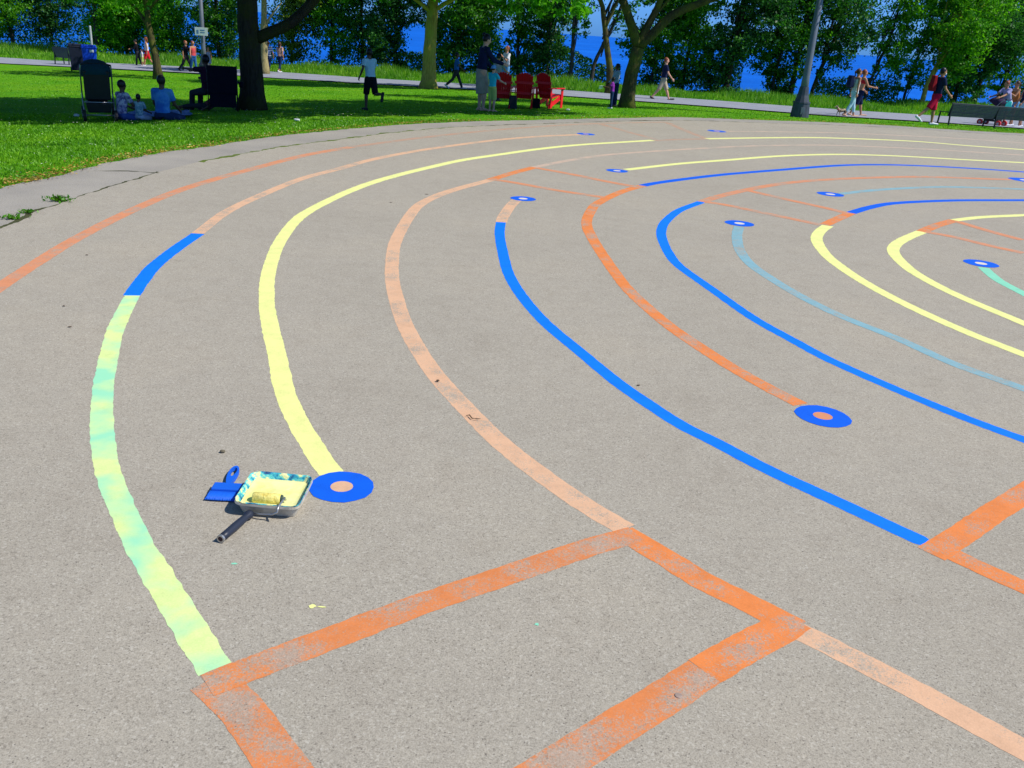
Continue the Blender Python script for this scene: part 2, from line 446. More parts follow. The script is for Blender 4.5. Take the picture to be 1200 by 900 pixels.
# ------------------------------------------------------------------ plaza
def ngon(name, pts, z, m, parent=None):
    me = bpy.data.meshes.new(name); me.from_pydata([(p[0], p[1], z) for p in pts], [], [tuple(range(len(pts)))])
    me.materials.append(m); o = bpy.data.objects.new(name, me); link(o, parent); return o
def ragged(P, amp, step=.12):
    out = []; n = len(P)
    for i in range(n):
        a, b = P[i], P[(i+1) % n]; L = np.hypot(*(b-a)); k = max(1, int(L/step))
        nrm = np.array([b[1]-a[1], a[0]-b[0]])/(L+1e-9)
        for j in range(k): out.append(a+(b-a)*j/k + nrm*random.uniform(-amp, amp))
    return out
plaza = ngon('paved_circle_edge', ragged(PLAZA, .035), 0.0, M_BAND); tag(plaza, kind='structure')
CRK_PX = [(-60,292),(-25,277),(5,265.5),(23,256.7),(56.7,243),(100,228),(143,215),(186.7,201.7),(233,190),(283,180.7),(333,171.7),(400,163.3),(456.7,156),(516.7,150.3),(566.7,147.6),(650,144.6),(725,142.2),(800,141.2),(900,144.3),(975,146.5),(1050,150.2),(1125,155),(1199,159)]
CRK = [flat(*p)[:2] for p in CRK_PX]
inner = [np.array(p) for p in CRK] + [np.array(p) for p in [(14.9,25),(17.6,22),(19.2,17),(19.5,10),(17.3,2.3),(12.8,-2.5),(7,-4),(1.8,-2.5),(-1.6,1),(-3.5,4)]]
paving = ngon('concrete_paving', inner, .004, M_CONC); tag(paving, kind='structure')

def catmull(P, closed=False, step=.02):
    P = [np.array(p, float) for p in P]; out = []
    Q = [2*P[0]-P[1]]+P+[2*P[-1]-P[-2]]
    for i in range(1, len(Q)-2):
        p0, p1, p2, p3 = Q[i-1], Q[i], Q[i+1], Q[i+2]
        n = max(2, int(np.linalg.norm(p2-p1)/step))
        for k in range(n):
            t = k/n
            sp_ = 0.5*((2*p1)+(-p0+p2)*t+(2*p0-5*p1+4*p2-p3)*t*t+(-p0+3*p1-3*p2+p3)*t**3)
            ln = p1+(p2-p1)*t
            out.append(sp_*.92+ln*.08)
    out.append(P[-1]); return np.array(out)
LZ = [.0044]
def painted(pxs, width, m, label, rough=.004, ext0=0, ext1=0, w1=None, z=None, rnd=False):
    P = [flat(*p)[:2] for p in pxs]
    # thin out points that the survey puts almost on top of each other
    if ext0: d = P[0]-P[1]; P = [P[0]+d/np.linalg.norm(d)*ext0]+P
    if ext1: d = P[-1]-P[-2]; P = P+[P[-1]+d/np.linalg.norm(d)*ext1]
    C = catmull(P, step=.01)
    k_ = 14
    if len(C) > 80:
        i0 = C[0]+(C[0]-C[1:k_+1])[::-1]; i1 = C[-1]+(C[-1]-C[-k_-1:-1])[::-1]
        Cp = np.vstack([i0, C, i1]); ker = np.hanning(2*k_+3)[1:-1]; ker /= ker.sum()
        C = np.stack([np.convolve(Cp[:, q], ker, 'valid') for q in (0, 1)], 1)
    T = np.gradient(C, axis=0); T /= np.linalg.norm(T, axis=1)[:, None]+1e-9
    Nn = np.stack([-T[:, 1], T[:, 0]], 1)
    n = len(C); w = np.linspace(width, w1 or width, n)/2*np.interp(np.hypot(C[:, 0], C[:, 1]), [4, 7, 12, 20, 30], [1, 1.0, 1.2, 1.5, 1.9])
    def wob():
        a = RNG.normal(0, 1, n); a = np.convolve(RNG.normal(0, 1, n+10), np.ones(4)/4, 'same')[5:5+n]
        b_ = np.convolve(RNG.normal(0, 1, n+80), np.ones(40)/40, 'same')[40:40+n]*4.5
        return (a*.55+b_*.22)*rough
    if rnd:
        q = np.arange(n)[::-1]*.01
        w = np.where(q < w, np.sqrt(np.maximum(1e-4, w*w-(w-np.minimum(q, w))**2)), w)
    zz = z if z else LZ[0]
    LZ[0] += .00002
    A = C+Nn*(w+wob())[:, None]; B = C-Nn*(w+wob())[:, None]
    V = np.concatenate([np.c_[A, np.full(n, zz)], np.c_[B, np.full(n, zz)]])
    i = np.arange(n-1); F = np.stack([i+n, i+n+1, i+1, i], 1)
    o = fast_mesh('painted_line', V, F, m, paving); o['label'] = label
    at_ = o.data.attributes.new('across', 'FLOAT', 'POINT'); at_.data.foreach_set('value', np.r_[np.zeros(n), np.ones(n)].astype(np.float32))
    return o
W = .105
painted([(0,336.7),(43.3,308.3),(86.7,281.7),(140,254),(200,227.3),(253.3,210),(320,191.7),(360,181.7),(412,172.5)], W, P_ORANGE, 'long faded orange outermost arc beside the lawn', ext0=2.2)
painted([(412,172.5),(456,166.5),(496.7,161.3),(565,154),(640,148),(701,145),(782,143.2)], W*.9, P_ORFAINT, 'almost worn away orange arc near the far grass edge')
painted([(701.7,145),(733,154),(767,163.2)], W*.9, P_ORFAINT, 'faint orange bar left of the far painted gap')
painted([(782,144),(805,154),(828,163)], W*.9, P_ORFAINT, 'faint orange bar right of the far painted gap')
painted([(767,164.9),(798,163.6),(828,163)], W*.9, P_ORFAINT, 'faint orange arc between two pale yellow lines')
painted([(155,346.7),(144,369),(133.3,393.3),(122.5,446),(119.3,493.3),(121.7,526.7),(128.3,560),(143.3,596.7),(166.7,646.7),(193.3,690),(221.5,736),(252,787)], .094, P_GRN, 'broad wet lime and mint line with rough edges at lower left', rough=.0055, w1=.097)
painted([(232,274.5),(205,293),(180,313.3),(167,329),(154.5,347)], W, P_BLUE, 'short bright blue stretch between the peach and the lime line')
painted([(232,274),(263.3,250),(300,231.7),(353,210),(396.7,198.3),(433.3,188),(483.3,178),(533.3,170.5),(583.3,164.2),(633.3,160),(680,158)], W*.92, P_PEACH, 'long peach arc running from the blue stretch to the far ring')
painted([(848,154),(900,154.5),(983,155.8),(1050,158.7),(1116.7,162),(1198,167.5)], W*.7, P_PEACHF, 'thin faint peach arc farthest back on the right', ext1=3)
painted([(388,556),(377,541),(370,530),(350,496.7),(333,456.7),(325,416.7),(316.7,383.3),(312.7,350),(315.5,316.7),(328.3,283.3),(353.3,253.3),(396.7,230),(433.3,215.3),(466.7,205.5),(500,197.2),(541.7,188),(591.7,180.5),(633.3,174.7),(683.3,169.7),(765,164.7)], .102, P_YEL, 'long pale yellow line sweeping back from the near blue ring', rough=.005)
painted([(828,162.8),(900,161.7),(966.7,161.7),(1066.7,165.5),(1133,170.8),(1198,175.5)], W, P_YEL, 'straightish pale yellow arc at the back on the right', ext1=3)
painted([(575,211.2),(525,225),(495,238.3),(480,253.3),(465.8,278.3),(461,293.3),(459.5,326.7),(470,370),(488.3,407),(513.3,443.3),(546.7,480),(586.7,520),(633.3,556.7),(683.3,591.7),(733,621)], .105, P_PEACH, 'long peach arc that meets the orange corner in the foreground')
painted([(575,211),(600,203.3),(626,196.4)], W, P_ORSOL, 'short orange stretch joining two peach arcs far left')
painted([(626,196.4),(666.7,188.3),(716.7,181.2),(798.3,175.5),(883.3,171.2),(966.7,170.3),(1033,172.5),(1100,175.8),(1198,182)], W*.85, P_PEACHF, 'thin pale peach arc between two pale yellow lines at the back', ext1=3)
painted([(729,624),(780,655),(825,682.5),(880,710),(934,738)], .115, P_ORSOL, 'short solid orange stretch between two foreground corners')
painted([(934,740),(975,760),(1050,798),(1110,831),(1190,875)], .10, P_PEACH, 'peach line leaving the picture at the lower right', ext1=.8)
painted([(243,805),(280,790),(368,757),(480,714),(600,673),(680,646),(746,627)], .108, P_ORWORN, 'worn speckled orange bar across the foreground', rough=.005)
painted([(243,805),(262,798),(280,791),(312,779)], .102, P_ORMID, 'fresh orange patch at the near end of the worn bar', z=.0055)
painted([(246,798),(280,828),(305,862),(334,903)], .12, P_ORWORN, 'worn speckled orange stretch leaving the picture below the lime line', ext1=.5)
painted([(931,727),(910,741),(870,762),(825,788)], .125, P_ORSOL, 'solid upper half of the orange bar running to the bottom edge')
painted([(825,788),(780,818),(725,852),(660,893)], .12, P_ORWORN, 'worn lower half of the orange bar running to the bottom edge', ext1=.4)
painted([(606,234.5),(598,242),(589.5,255),(587.5,261)], W, P_PEACH, 'very short peach stub next to a small blue ring')
painted([(586.8,261),(585.5,275),(589.3,296.7),(596.7,323.3),(613.3,350),(640,380),(680,413.3),(720,446.7),(743.3,463.3),(796.7,498.3),(843.3,521.7),(900,551.7),(986.7,591.7),(1040,617),(1088,639)], .089, P_BLUE, 'long bright blue arc through the middle of the labyrinth', rough=.003, rnd=True)
painted([(734,199.3),(741.7,198.3),(798,192),(850,188),(916.7,183),(983,181.2),(1050,183),(1133,187.5),(1198,190.8)], W*.95, P_YEL, 'pale yellow arc starting at the small ring at upper centre', ext1=3)
painted([(1092,639),(1122,654),(1150,667),(1197,688)], .10, P_ORSOL, 'orange stretch continuing the long blue arc at the right edge', ext1=1)
painted([(1090,650),(1130,625),(1160,604),(1197,581)], .11, P_ORSOL, 'broad orange bar running off the right edge', ext1=.9)
painted([(753,218),(733,223.5),(716.7,230),(703,237),(695,243.3),(687.5,259),(690.8,273.3),(706.7,300),(733.3,336.7),(766.7,368.3),(796.7,391.7),(850,426.7),(893,451.7),(938,475)], .10, P_ORSOL, 'long solid orange arc ending at the blue ring in the middle')
painted([(753,218),(766.7,215.2),(800,210.5),(850,204.7),(916.7,199.2),(983,194.2),(1033,193.3),(1083,194.7),(1150,198.3),(1198,201.7)], W, P_DBLUE, 'long thin blue arc crossing the back of the labyrinth', ext1=2.5)
painted([(822,237),(796.7,246.7),(784,256),(776.7,265),(775,277),(783.3,296.7),(796.7,313),(836,341),(883.3,374),(933.3,401.7),(966.7,420),(1033.3,450),(1100,478.3),(1150,498),(1196.7,515)], .090, P_BLUE, 'second long bright blue arc leaving at the right edge', ext1=1)
painted([(822,237),(850,228.5),(900,218),(950,212),(1016.7,208.7),(1083,207.5),(1150,209.7),(1188,210.8)], W, P_ORANGE, 'faded orange arc ending at the ring on the right edge')
painted([(866,266),(863.5,277),(866.7,293.3),(883.3,313.3),(933.3,345),(986.7,371.7),(1050,396.7),(1116.7,426.7),(1196,455)], W*.9, P_TEAL, 'faded grey teal arc starting at a small blue ring', ext1=1)
painted([(985,227.5),(1033,222.5),(1100,219.5),(1160,220.5),(1198,222)], W*.9, P_TEAL, 'barely visible grey teal arc at the back right', ext1=2)
painted([(970,265),(961,271.5),(956.7,280.5),(963,293),(976.7,307),(1013.3,331.7),(1066.7,360),(1133,390),(1196.7,415)], W, P_YEL, 'pale yellow hooked arc leaving at the right edge', ext1=1)
painted([(966,264),(980,257.5),(997,250)], W, P_ORSOL, 'short orange stretch between the hooked yellow and a blue arc')
painted([(997,250),(1020,243.2),(1050,238.3),(1116.7,235.3),(1196.7,235)], W, P_DBLUE, 'short blue arc behind the inner yellow arc on the right', ext1=2)
painted([(1080,272),(1061,280),(1048.5,288.5),(1048,298.3),(1066.7,316.7),(1096,334),(1133,351.7),(1196.7,378.3)], W, P_YEL, 'innermost pale yellow hooked arc at the right', ext1=1)
painted([(1080,272),(1098,264.5),(1118,258.6)], W, P_ORSOL, 'short orange stretch between two innermost yellow arcs')
painted([(1118,258.6),(1150,255),(1196.7,252.7)], W*.9, P_YEL, 'small pale yellow arc near the right edge', ext1=1.5)
painted([(1152,314),(1162,323),(1173,331),(1196.7,343.3)], W*.9, P_MINT, 'mint green arc starting at the rightmost blue ring', ext1=1)
for a, lab in (([(577,210.7),(600,214),(650,223),(709,232)], 'lower of two faded orange bars left of the small rings'),
               ([(628,197),(666.7,204),(708,212.5),(748,220)], 'upper of two faded orange bars left of the small rings'),
               ([(826,237),(850,240.5),(900,251),(962,264)], 'lower faded orange bar behind the second blue arc'),
               ([(874,223),(916.7,233),(966.7,244),(995,251)], 'upper faded orange bar behind the second blue arc'),
               ([(1084,272),(1116.7,278),(1158,288),(1199,297)], 'lower faded orange bar at the right edge'),
               ([(1121.7,260),(1158,271),(1198,281.7)], 'upper faded orange bar at the right edge')):
    painted(a, W, P_ORANGE, lab)
def ring(px, py, rpx, m_in, label, rot=0):
    c = flat(px, py)
    # real radius from the horizontal extent in the survey
    a = flat(px-rpx, py); b = flat(px+rpx, py); r = np.hypot(*(b-a)[:2])/2
    n = 18 if rpx > 25 else 28; ri = r*.34
    z = .0056
    ang = [2*math.pi*k/n+.1 for k in range(n)]
    jr = [1+random.uniform(-.02, .02) for _ in range(n)]
    V = [(c[0]+r*j*math.cos(t), c[1]+r*j*math.sin(t), z) for t, j in zip(ang, jr)] + [(c[0]+ri*math.cos(t), c[1]+ri*math.sin(t), z) for t in ang]
    F = [(k, (k+1) % n, n+(k+1) % n, n+k) for k in range(n)]
    o = fast_mesh('painted_ring', V, F, P_DBLUE, paving); o['label'] = label
    V2 = [(c[0]+ri*1.02*math.cos(t), c[1]+ri*1.02*math.sin(t), z+.0002) for t in ang]
    me = bpy.data.meshes.new('ring_centre'); me.from_pydata(V2, [], [tuple(range(n))]); me.materials.append(m_in)
    oo = bpy.data.objects.new('ring_centre', me); link(oo, o)
    return o
P_WHITE = make_paint('paint_off_white', (.62,.56,.48), .1)
ring(400.5, 571.5, 38.5, P_PEACH, 'big nearest blue ring with peach centre')
ring(964, 488.5, 30, P_ORANGE, 'blue ring with orange centre in the middle right')
ring(613, 233.3, 14, P_WHITE, 'small blue ring at the tip of the peach stub')
ring(723, 200.5, 11, P_WHITE, 'small blue ring starting a pale yellow arc')
ring(686.5, 157.4, 8.5, P_PEACH, 'tiny blue ring ending the long peach arc')
ring(840, 153.9, 8, P_PEACH, 'tiny blue ring farthest back')
ring(866.5, 262.3, 15, P_WHITE, 'small blue ring starting the faded teal arc')
ring(973, 228, 12.5, P_WHITE, 'small blue ring near the barely visible teal arc')
ring(1149.5, 309.3, 16, P_WHITE, 'blue ring starting the mint arc')
ring(1202, 211.5, 13, P_WHITE, 'small blue ring cut by the right edge')

# cracks and drips belong to the paving
M_CRACK = mat('crack_dirt', (.055,.06,.02), .95, .5, 18)
M_MOSS = mat('crack_moss', (.09,.13,.012), .95, .5, 25)
def crack(pts, w, m, label, z=.0042, gaps=True):
    C = catmull([flat(*p)[:2] for p in pts], step=.04); n = len(C)
    T = np.gradient(C, axis=0); T /= np.linalg.norm(T, axis=1)[:, None]+1e-9; Nn = np.stack([-T[:, 1], T[:, 0]], 1)
    C = C+Nn*np.convolve(RNG.normal(0, .03, n+20), np.ones(5)/5, 'same')[10:10+n][:, None]
    ww = w*(np.abs(np.convolve(RNG.normal(0, 1, n+20), np.ones(9)/9, 'same')[10:10+n])*2.2+(.12))
    A = C+Nn*ww[:, None]; B = C-Nn*ww[:, None]
    V = np.concatenate([np.c_[A, np.full(n, z)], np.c_[B, np.full(n, z)]]); i = np.arange(n-1)
    o = fast_mesh('crack', V, np.stack([i+n, i+n+1, i+1, i], 1), m, paving); o['label'] = label
crack(CRK_PX[0:8], .02, M_CRACK, 'weedy crack at the left edge of the concrete')
crack(CRK_PX[8:15], .036, M_MOSS, 'mossy joint along the far left edge of the concrete')
crack(CRK_PX[14:], .03, M_CRACK, 'thin dirty joint along the far edge of the concrete')
crack([(110,200.3),(150,201),(186.7,202.5)], .012, M_CRACK, 'short branching crack at upper left', z=.0043)
def blotch(px, py, r, m, label, z=.0053, parent=paving, name='paint_drip', sx=1):
    c = flat(px, py); n = 14
    V = [(c[0]+sx*r*random.uniform(.6, 1.15)*math.cos(2*math.pi*k/n), c[1]+r*random.uniform(.6, 1.15)*math.sin(2*math.pi*k/n), z) for k in range(n)]
    me = bpy.data.meshes.new(name); me.from_pydata(V, [], [tuple(range(n))]); me.materials.append(m)
    o = bpy.data.objects.new(name, me); link(o, parent); o['label'] = label
blotch(366, 712, .012, P_YEL, 'small pale yellow drip'); blotch(377, 712.6, .004, P_YEL, 'tail of the yellow drip', sx=4)
blotch(629, 733, .008, P_MINT, 'tiny mint drip'); blotch(274, 662, .006, P_MINT, 'tiny pale drip below the tray', sx=2)
M_STUD = mat('steel_stud', (.36,.27,.22), .6, .2, 50, metal=.2)
o = MB().tube([(0,0,-.003),(0,0,.0015),(0,0,.002)], [.011,.011,.009], 18).build('survey_stud', M_STUD, paving); o.location = tuple(flat(795,817)[:2])+(.0056,)
M_TWIG = mat('twig', (.09,.06,.035), .9, .3, 30)
c = flat(513,448.5); o = MB().ell((0,0,.004), (.009,.008,.005)).build('pebble', M_TWIG); o.location = (c[0], c[1], .009)
tag(o, 'small brown pebble lying on the peach line', 'pebble')
c = flat(261,531.5); o = MB().ell((0,0,.006), (.012,.009,.007)).build('pebble', mat('pebble', (.14,.12,.08), .9)); o.location = (c[0], c[1], .005)
tag(o, 'small dark pebble on bare concrete above the paint tray', 'pebble')
p0 = flat(546,491); pts = [flat(546,490), flat(550,489.5), flat(553,493), flat(558,494), flat(563,493.5)]
o = MB().tube([(p[0], p[1], .013+.002*(i % 2)) for i, p in enumerate(pts)], [.002,.003,.003,.0025,.001], 6).build('twig', M_TWIG)
tag(o, 'thin curled twig lying across the peach line', 'twig')
for i, (px, py, ln, a, lab) in enumerate([(102,300,.03,.2,'dry brown seed husk near the outer orange arc'),(82,384.5,.035,.4,'dry leaf flake left of the lime line'),(75,360,.028,-.2,'tiny brown fleck above the dry leaf flake'),(748,453,.03,.3,'dark seed husk just right of the long blue arc'),(500,228.5,.06,.05,'dead grass blade inside the peach bend'),(458,238,.04,.1,'dead leaf flake left of the peach bend')]):
    c = flat(px, py); o = MB().ell((0,0,.003), (ln*.36,.005,.0025), 8, 5).build('leaf_flake', M_TWIG)
    o.location = (c[0], c[1], .006); o.rotation_euler.z = a; tag(o, lab, 'debris')

# footpath along the shore
far_px = [(-60,64),(0,67.5),(115,73),(200,78),(280,81.5),(350,86),(450,93.5),(540,98.5),(650,106),(700,109.5),(775,113.5),(850,118.5),(900,123.5),(1000,131),(1075,135.5),(1199,142)]
near_px = [(-60,70),(0,74),(115,80.5),(200,84.5),(280,88.5),(350,93),(450,99.7),(540,105),(650,112.5),(700,116.5),(775,120.5),(850,126.5),(900,131),(1000,138.2),(1075,143.5),(1199,151.2)]
Fp = np.array([at(*p)[:2] for p in far_px]); Np = np.array([at(*p)[:2] for p in near_px])
def sm(P, k=2):
    for _ in range(k):
        Q = P.copy(); Q[1:-1] = (P[:-2]+2*P[1:-1]+P[2:])/4; P = Q
    return P
Fp, Np = sm(Fp), sm(Np)
Fp = np.vstack([[Fp[0]+(Fp[0]-Fp[2])*4], Fp, [Fp[-1]+(Fp[-1]-Fp[-3])*3]]); Np = np.vstack([[Np[0]+(Np[0]-Np[2])*4], Np, [Np[-1]+(Np[-1]-Np[-3])*3]])
rows = 9; cols = 120
def resamp(P, n):
    t = np.linspace(0, len(P)-1, n); return np.stack([np.interp(t, np.arange(len(P)), P[:, k]) for k in (0, 1)], 1)
A, B = resamp(Np, cols), resamp(Fp, cols)
V = []
for j in range(rows):
    q = A+(B-A)*j/(rows-1); z = terrain(q[:, 0], np.minimum(q[:, 1], brow(q[:, 0])))+.03
    V.append(np.c_[q, z])
V = np.concatenate(V); i = (np.arange(rows-1)[:, None]*cols+np.arange(cols-1)[None, :]).ravel()
pth = fast_mesh('footpath', V, np.stack([i, i+1, i+cols+1, i+cols], 1), M_PATH, smooth=True); tag(pth, kind='structure')
PATHPOLY = np.vstack([A, B[::-1]])
def path_far_y(x): 
    o = np.argsort(B[:, 0]); return np.interp(x, B[o, 0], B[o, 1])

# ------------------------------------------------------------------ vegetation helpers
def blades(name, X, Y, Z, h, w, m, lean=.35, parent=None):
    n = len(X); a = RNG.uniform(0, 2*np.pi, n); l = RNG.normal(0, lean, (n, 2))
    u = np.stack([np.cos(a), np.sin(a), np.zeros(n)], 1)*w[:, None]
    b = np.stack([X, Y, Z], 1); tip = b+np.stack([l[:, 0]*h, l[:, 1]*h, h], 1)
    V = np.stack([b-u, b+u, tip], 1).reshape(-1, 3); F = np.arange(3*n).reshape(-1, 3)
    return fast_mesh(name, V, F, m, parent)
def leaves(name, C, size, m, parent=None, flat_=.0):
    n = len(C); u = RNG.normal(0, 1, (n, 3)); u /= np.linalg.norm(u, axis=1)[:, None]
    v = RNG.normal(0, 1, (n, 3)); v[:, 2] *= 1; v -= u*(u*v).sum(1)[:, None]; v /= np.linalg.norm(v, axis=1)[:, None]
    s = size[:, None]; u = u*s; v = v*s*.62
    if flat_: u[:, 2] *= flat_; v[:, 2] *= flat_
    V = np.stack([C-u, C-v*.9+u*.1, C+u, C+v*.9+u*.1], 1).reshape(-1, 3)
    return fast_mesh(name, V, np.arange(4*n).reshape(-1, 4), m, parent)

# lawn blades: dense where the camera is near
def scatter(n, x0, x1, y0, y1, cond):
    X = RNG.uniform(x0, x1, n); Y = RNG.uniform(y0, y1, n); k = cond(X, Y); return X[k], Y[k]
def lawn_cond(X, Y):
    e, ins = poly_dist(X, Y); f, fi = poly_dist(X, Y, PATHPOLY)
    return (e > .0) & (fi <= 0) & (Y < path_far_y(X))
X1, Y1 = scatter(150000, -12, -1, 6, 19, lawn_cond)
X2, Y2 = scatter(60000, -24, 18, 15, 45, lawn_cond)
X = np.concatenate([X1, X2]); Y = np.concatenate([Y1, Y2]); Z = terrain(X, Y)-.012
e, _ = poly_dist(X, Y); hh = RNG.uniform(.014, .038, len(X))*np.clip(.4+e*1.5, .4, 1)
tag(blades('lawn_grass', X, Y, Z, hh, RNG.uniform(.004, .008, len(X))*(1+Y/25), L_GRASS, .6), 'short mown grass of the lawn', 'grass', kind='stuff')
# grass creeping over the edge plus dry litter
t = RNG.uniform(0, 1, 6000); idx = (t*len(EDGE)*4*.98).astype(int); Pe = PLAZA[idx]+(PLAZA[(idx+1) % len(PLAZA)]-PLAZA[idx])*RNG.uniform(0, 1, 6000)[:, None]
off = RNG.normal(0, 1, (6000, 2))*.13; cen = np.array([7.0, 9.0]); dirn = (Pe-cen); dirn /= np.linalg.norm(dirn, axis=1)[:, None]
Q = Pe+dirn*(np.abs(RNG.normal(0, .22, 6000))-.05)[:, None]+off*.3
C = np.c_[Q, terrain(Q[:, 0], Q[:, 1])+.012+RNG.uniform(0, .02, 6000)]
tag(leaves('leaf_litter', C, RNG.uniform(.007, .022, 6000), L_LITTER, flat_=.35), 'dry brown and yellow leaf litter along the lawn edge', 'leaf litter', kind='stuff')
X, Y = scatter(2200, -14, 2, 7, 24, lawn_cond)
tag(leaves('lawn_daisies', np.c_[X, Y, terrain(X, Y)+.05], RNG.uniform(.008, .018, len(X)), L_FLOWER, flat_=.3), 'tiny white flowers scattered through the near lawn', 'flowers', kind='stuff')
# tall grass verge beyond the path
n = 85000; X = RNG.uniform(-50, 48, n); Y0 = path_far_y(X); Y = Y0+.15+RNG.uniform(0, 1, n)**1.2*(np.maximum(brow(X)-Y0, 1)+1.5)
hb = .20+.28*np.clip((Y-Y0)/4, 0, 1); nn = .75+.5*np.sin(X*.9)*np.sin(X*.37+1)
tag(blades('tall_grass', X, Y, terrain(X, Y)-.02, RNG.uniform(.4, 1.05, n)*hb*nn, RNG.uniform(.012, .03, n), L_TALL, .28), 'tall unmown grass verge beyond the footpath', 'tall grass', kind='stuff')
# undergrowth on the brow of the bluff; leaves gaps where the lake shows
GAPS = [(688,722),(812,838),(868,888),(975,1012),(1030,1078),(380,400)]
def under(n, m, zmax, name, lab, seed_amp, xr=(-58,50), depth=(.5,6)):
    X = RNG.uniform(*xr, n); Y = brow(X)+RNG.uniform(*depth, n)
    px = 600+ (X/Y*math.cos(PITCH))*FPX*1.0+ 0
    top = np.where(X < -9, zmax*1.9, zmax)*(.45+.55*np.abs(np.sin(X*.55+.7)*np.sin(X*.23+2)))*seed_amp
    for a, b in GAPS:
        top = np.where((px > a) & (px < b), top*.12, top)
    T = terrain(X, np.minimum(Y, brow(X)+.5)); Z = T-1+RNG.uniform(0, 1, n)**.8*(top+1)
    k = Z > T-1.2
    cl = np.sin(X*3.1)*np.sin(Y*2.7)*np.sin(Z*3.3+1); k &= (cl > -.35)
    return X[k], Y[k], Z[k]
X, Y, Z = under(130000, L_DARK, 2.6, '', '', 1)
tag(leaves('undergrowth', np.c_[X, Y, Z], RNG.uniform(.05, .12, len(X)), L_DEEP), 'dark shrubby undergrowth on the brow of the bluff', 'undergrowth', kind='stuff')

def tree(name, label, base, trunk, r0, r1, bark, limbs=(), clumps=(), leaf=None, nleaf=3000, lsize=(.08,.16), group=None, fill=1.0, n=12, cat='tree'):
    """trunk/limbs: local point lists; clumps: (x,y,z,rx,ry,rz,weight)"""
    root = empty(name, base); tag(root, label, cat, group)
    mb = MB(); P = [np.array(p, float) for p in trunk]
    C = catmull(P, step=.35); K = len(C)
    rr = [r0*(1-(i/(K-1))) + r1*(i/(K-1)) for i in range(K)]
    rr = [r*(1+.35*math.exp(-C[i][2]/.28)) if C[i][2] < 1.2 else r for i, r in enumerate(rr)]
    C = C+RNG.normal(0, .012, C.shape); mb.tube([tuple(c) for c in C], rr, n)
    for L in limbs:
        pts, ra, rb = L; D = catmull([np.array(p, float) for p in pts], step=.3); k = len(D)
        mb.tube([tuple(c) for c in D], [ra+(rb-ra)*i/(k-1) for i in range(k)], 8)
    tr = mb.build('trunk', bark, root, smooth=True)
    if clumps:
        cl = np.array([c[:6] for c in clumps]); w = np.array([(c[6] if len(c) > 6 else 1)*c[3]*c[4]*c[5] for c in clumps])**.75; w = w/w.sum()
        cnt = (w*nleaf).astype(int); pts = []
        for c, k in zip(cl, cnt):
            # sub clumps of leaves within each mass
            ns = max(6, int(k/55)); s = RNG.normal(0, 1, (ns, 3)); s /= np.linalg.norm(s, axis=1)[:, None]; s *= RNG.uniform(.25, 1, (ns, 1))**.45
            sc = c[:3]+s*c[3:6]; j = RNG.integers(0, ns, k)
            sr = .20*min(c[3], c[4], c[5])+.10
            pts.append(sc[j]+RNG.normal(0, 1, (k, 3))*sr*np.array([1, 1, .65])*RNG.uniform(.4, 1.1, (ns, 1))[j])
            # twigs to clumps
        pts = np.concatenate(pts)
        leaves('crown', pts, RNG.uniform(*lsize, len(pts)), leaf, root)
    return root
def auto_clumps(h, rad, zlo, k, seed, sq=.7):
    rr = random.Random(seed); out = []
    for i in range(k):
        z = zlo+(h-zlo)*(i+.5)/k; a = rr.uniform(0, 6.28); q = rad*math.sin(math.pi*min(.95, max(.12, (z-zlo)/(h-zlo)*.85+.1)))
        d = q*rr.uniform(.2, .7); out.append((d*math.cos(a), d*math.sin(a), z, q*.55+.3, q*.55+.3, (q*.5+.3)*sq))
    return out
def auto_limbs(h, clumps, r, zfork):
    return [([(0,0,max(zfork, c[2]*.5)), (c[0]*.5, c[1]*.5, (max(zfork, c[2]*.5)+c[2])/2+.1), (c[0], c[1], c[2])], r, r*.25) for c in clumps]

# T1: big dark trunk that shades the picnic
b1 = at(296, 128)
c1 = [(7.2,.8,5.6,2.6,2.2,1.1),(8.5,3.9,6.2,3.6,2.2,1.2),(2.2, -2.2, 5.6, 4.2, 3.6, 1.4), (6.0, 0.3999999999999999, 5.8, 3.8, 3.4, 1.4), (-1.8, -3.8, 5.8, 4.0, 3.8, 1.5), (-5.0, -4.4, 6.0, 4.0, 3.8, 1.5), (2, -1.0, 8, 4, 3, 1.8), (-3, -2.0, 8.5, 4, 3.4, 1.8), (0, -1.0, 10, 3.4, 3, 1.7), (-8.8, -4.4, 6.2, 3.6, 3.6, 1.4), (9.2, 1.7999999999999998, 6.0, 3.2, 3.0, 1.2), (-1, -5.6, 5.6, 3.6, 2.0, 1.0), (3.0, -4.0, 5.4, 2.8, 2.2, 1.0), (-5, -1.5, 6.4, 4, 2.6, 1.2), (0, 0.8, 6.2, 4, 2.6, 1.2), (-3.5, -6.6, 5.9, 4, 2.0, 1.0), (-8, -6.0, 6.0, 3.4, 2.0, 1.0)]
tree('shade_tree', 'thick dark trunk beside the camp chair with a limb reaching right', b1, [(0,0,-.1),(0,0,1.2),(-.02,0,2.6),(.05,.1,4.5),(.1,.3,8)], .27, .12, B_DARK,
     [([(.15,0,1.55),(.5,.02,1.72),(.95,.05,1.95),(1.5,.1,2.5),(2.6,.4,3.9),(4,.8,5.4)], .14, .05), ([(0,0,2.6),(-1,.3,4),(-3,.6,5.4),(-6,.8,6)], .14, .04), ([(0,0,3.2),(.6,1,4.6),(1.4,1.2,6)], .12, .04), ([(-3,.6,5.4),(-6,.5,6),(-9,.5,6.2)], .06, .03), ([(4,.8,5.4),(6,.8,5.8),(8.6,.6,6)], .06, .03)],
     c1, L_MID, 125000, (.09,.18))
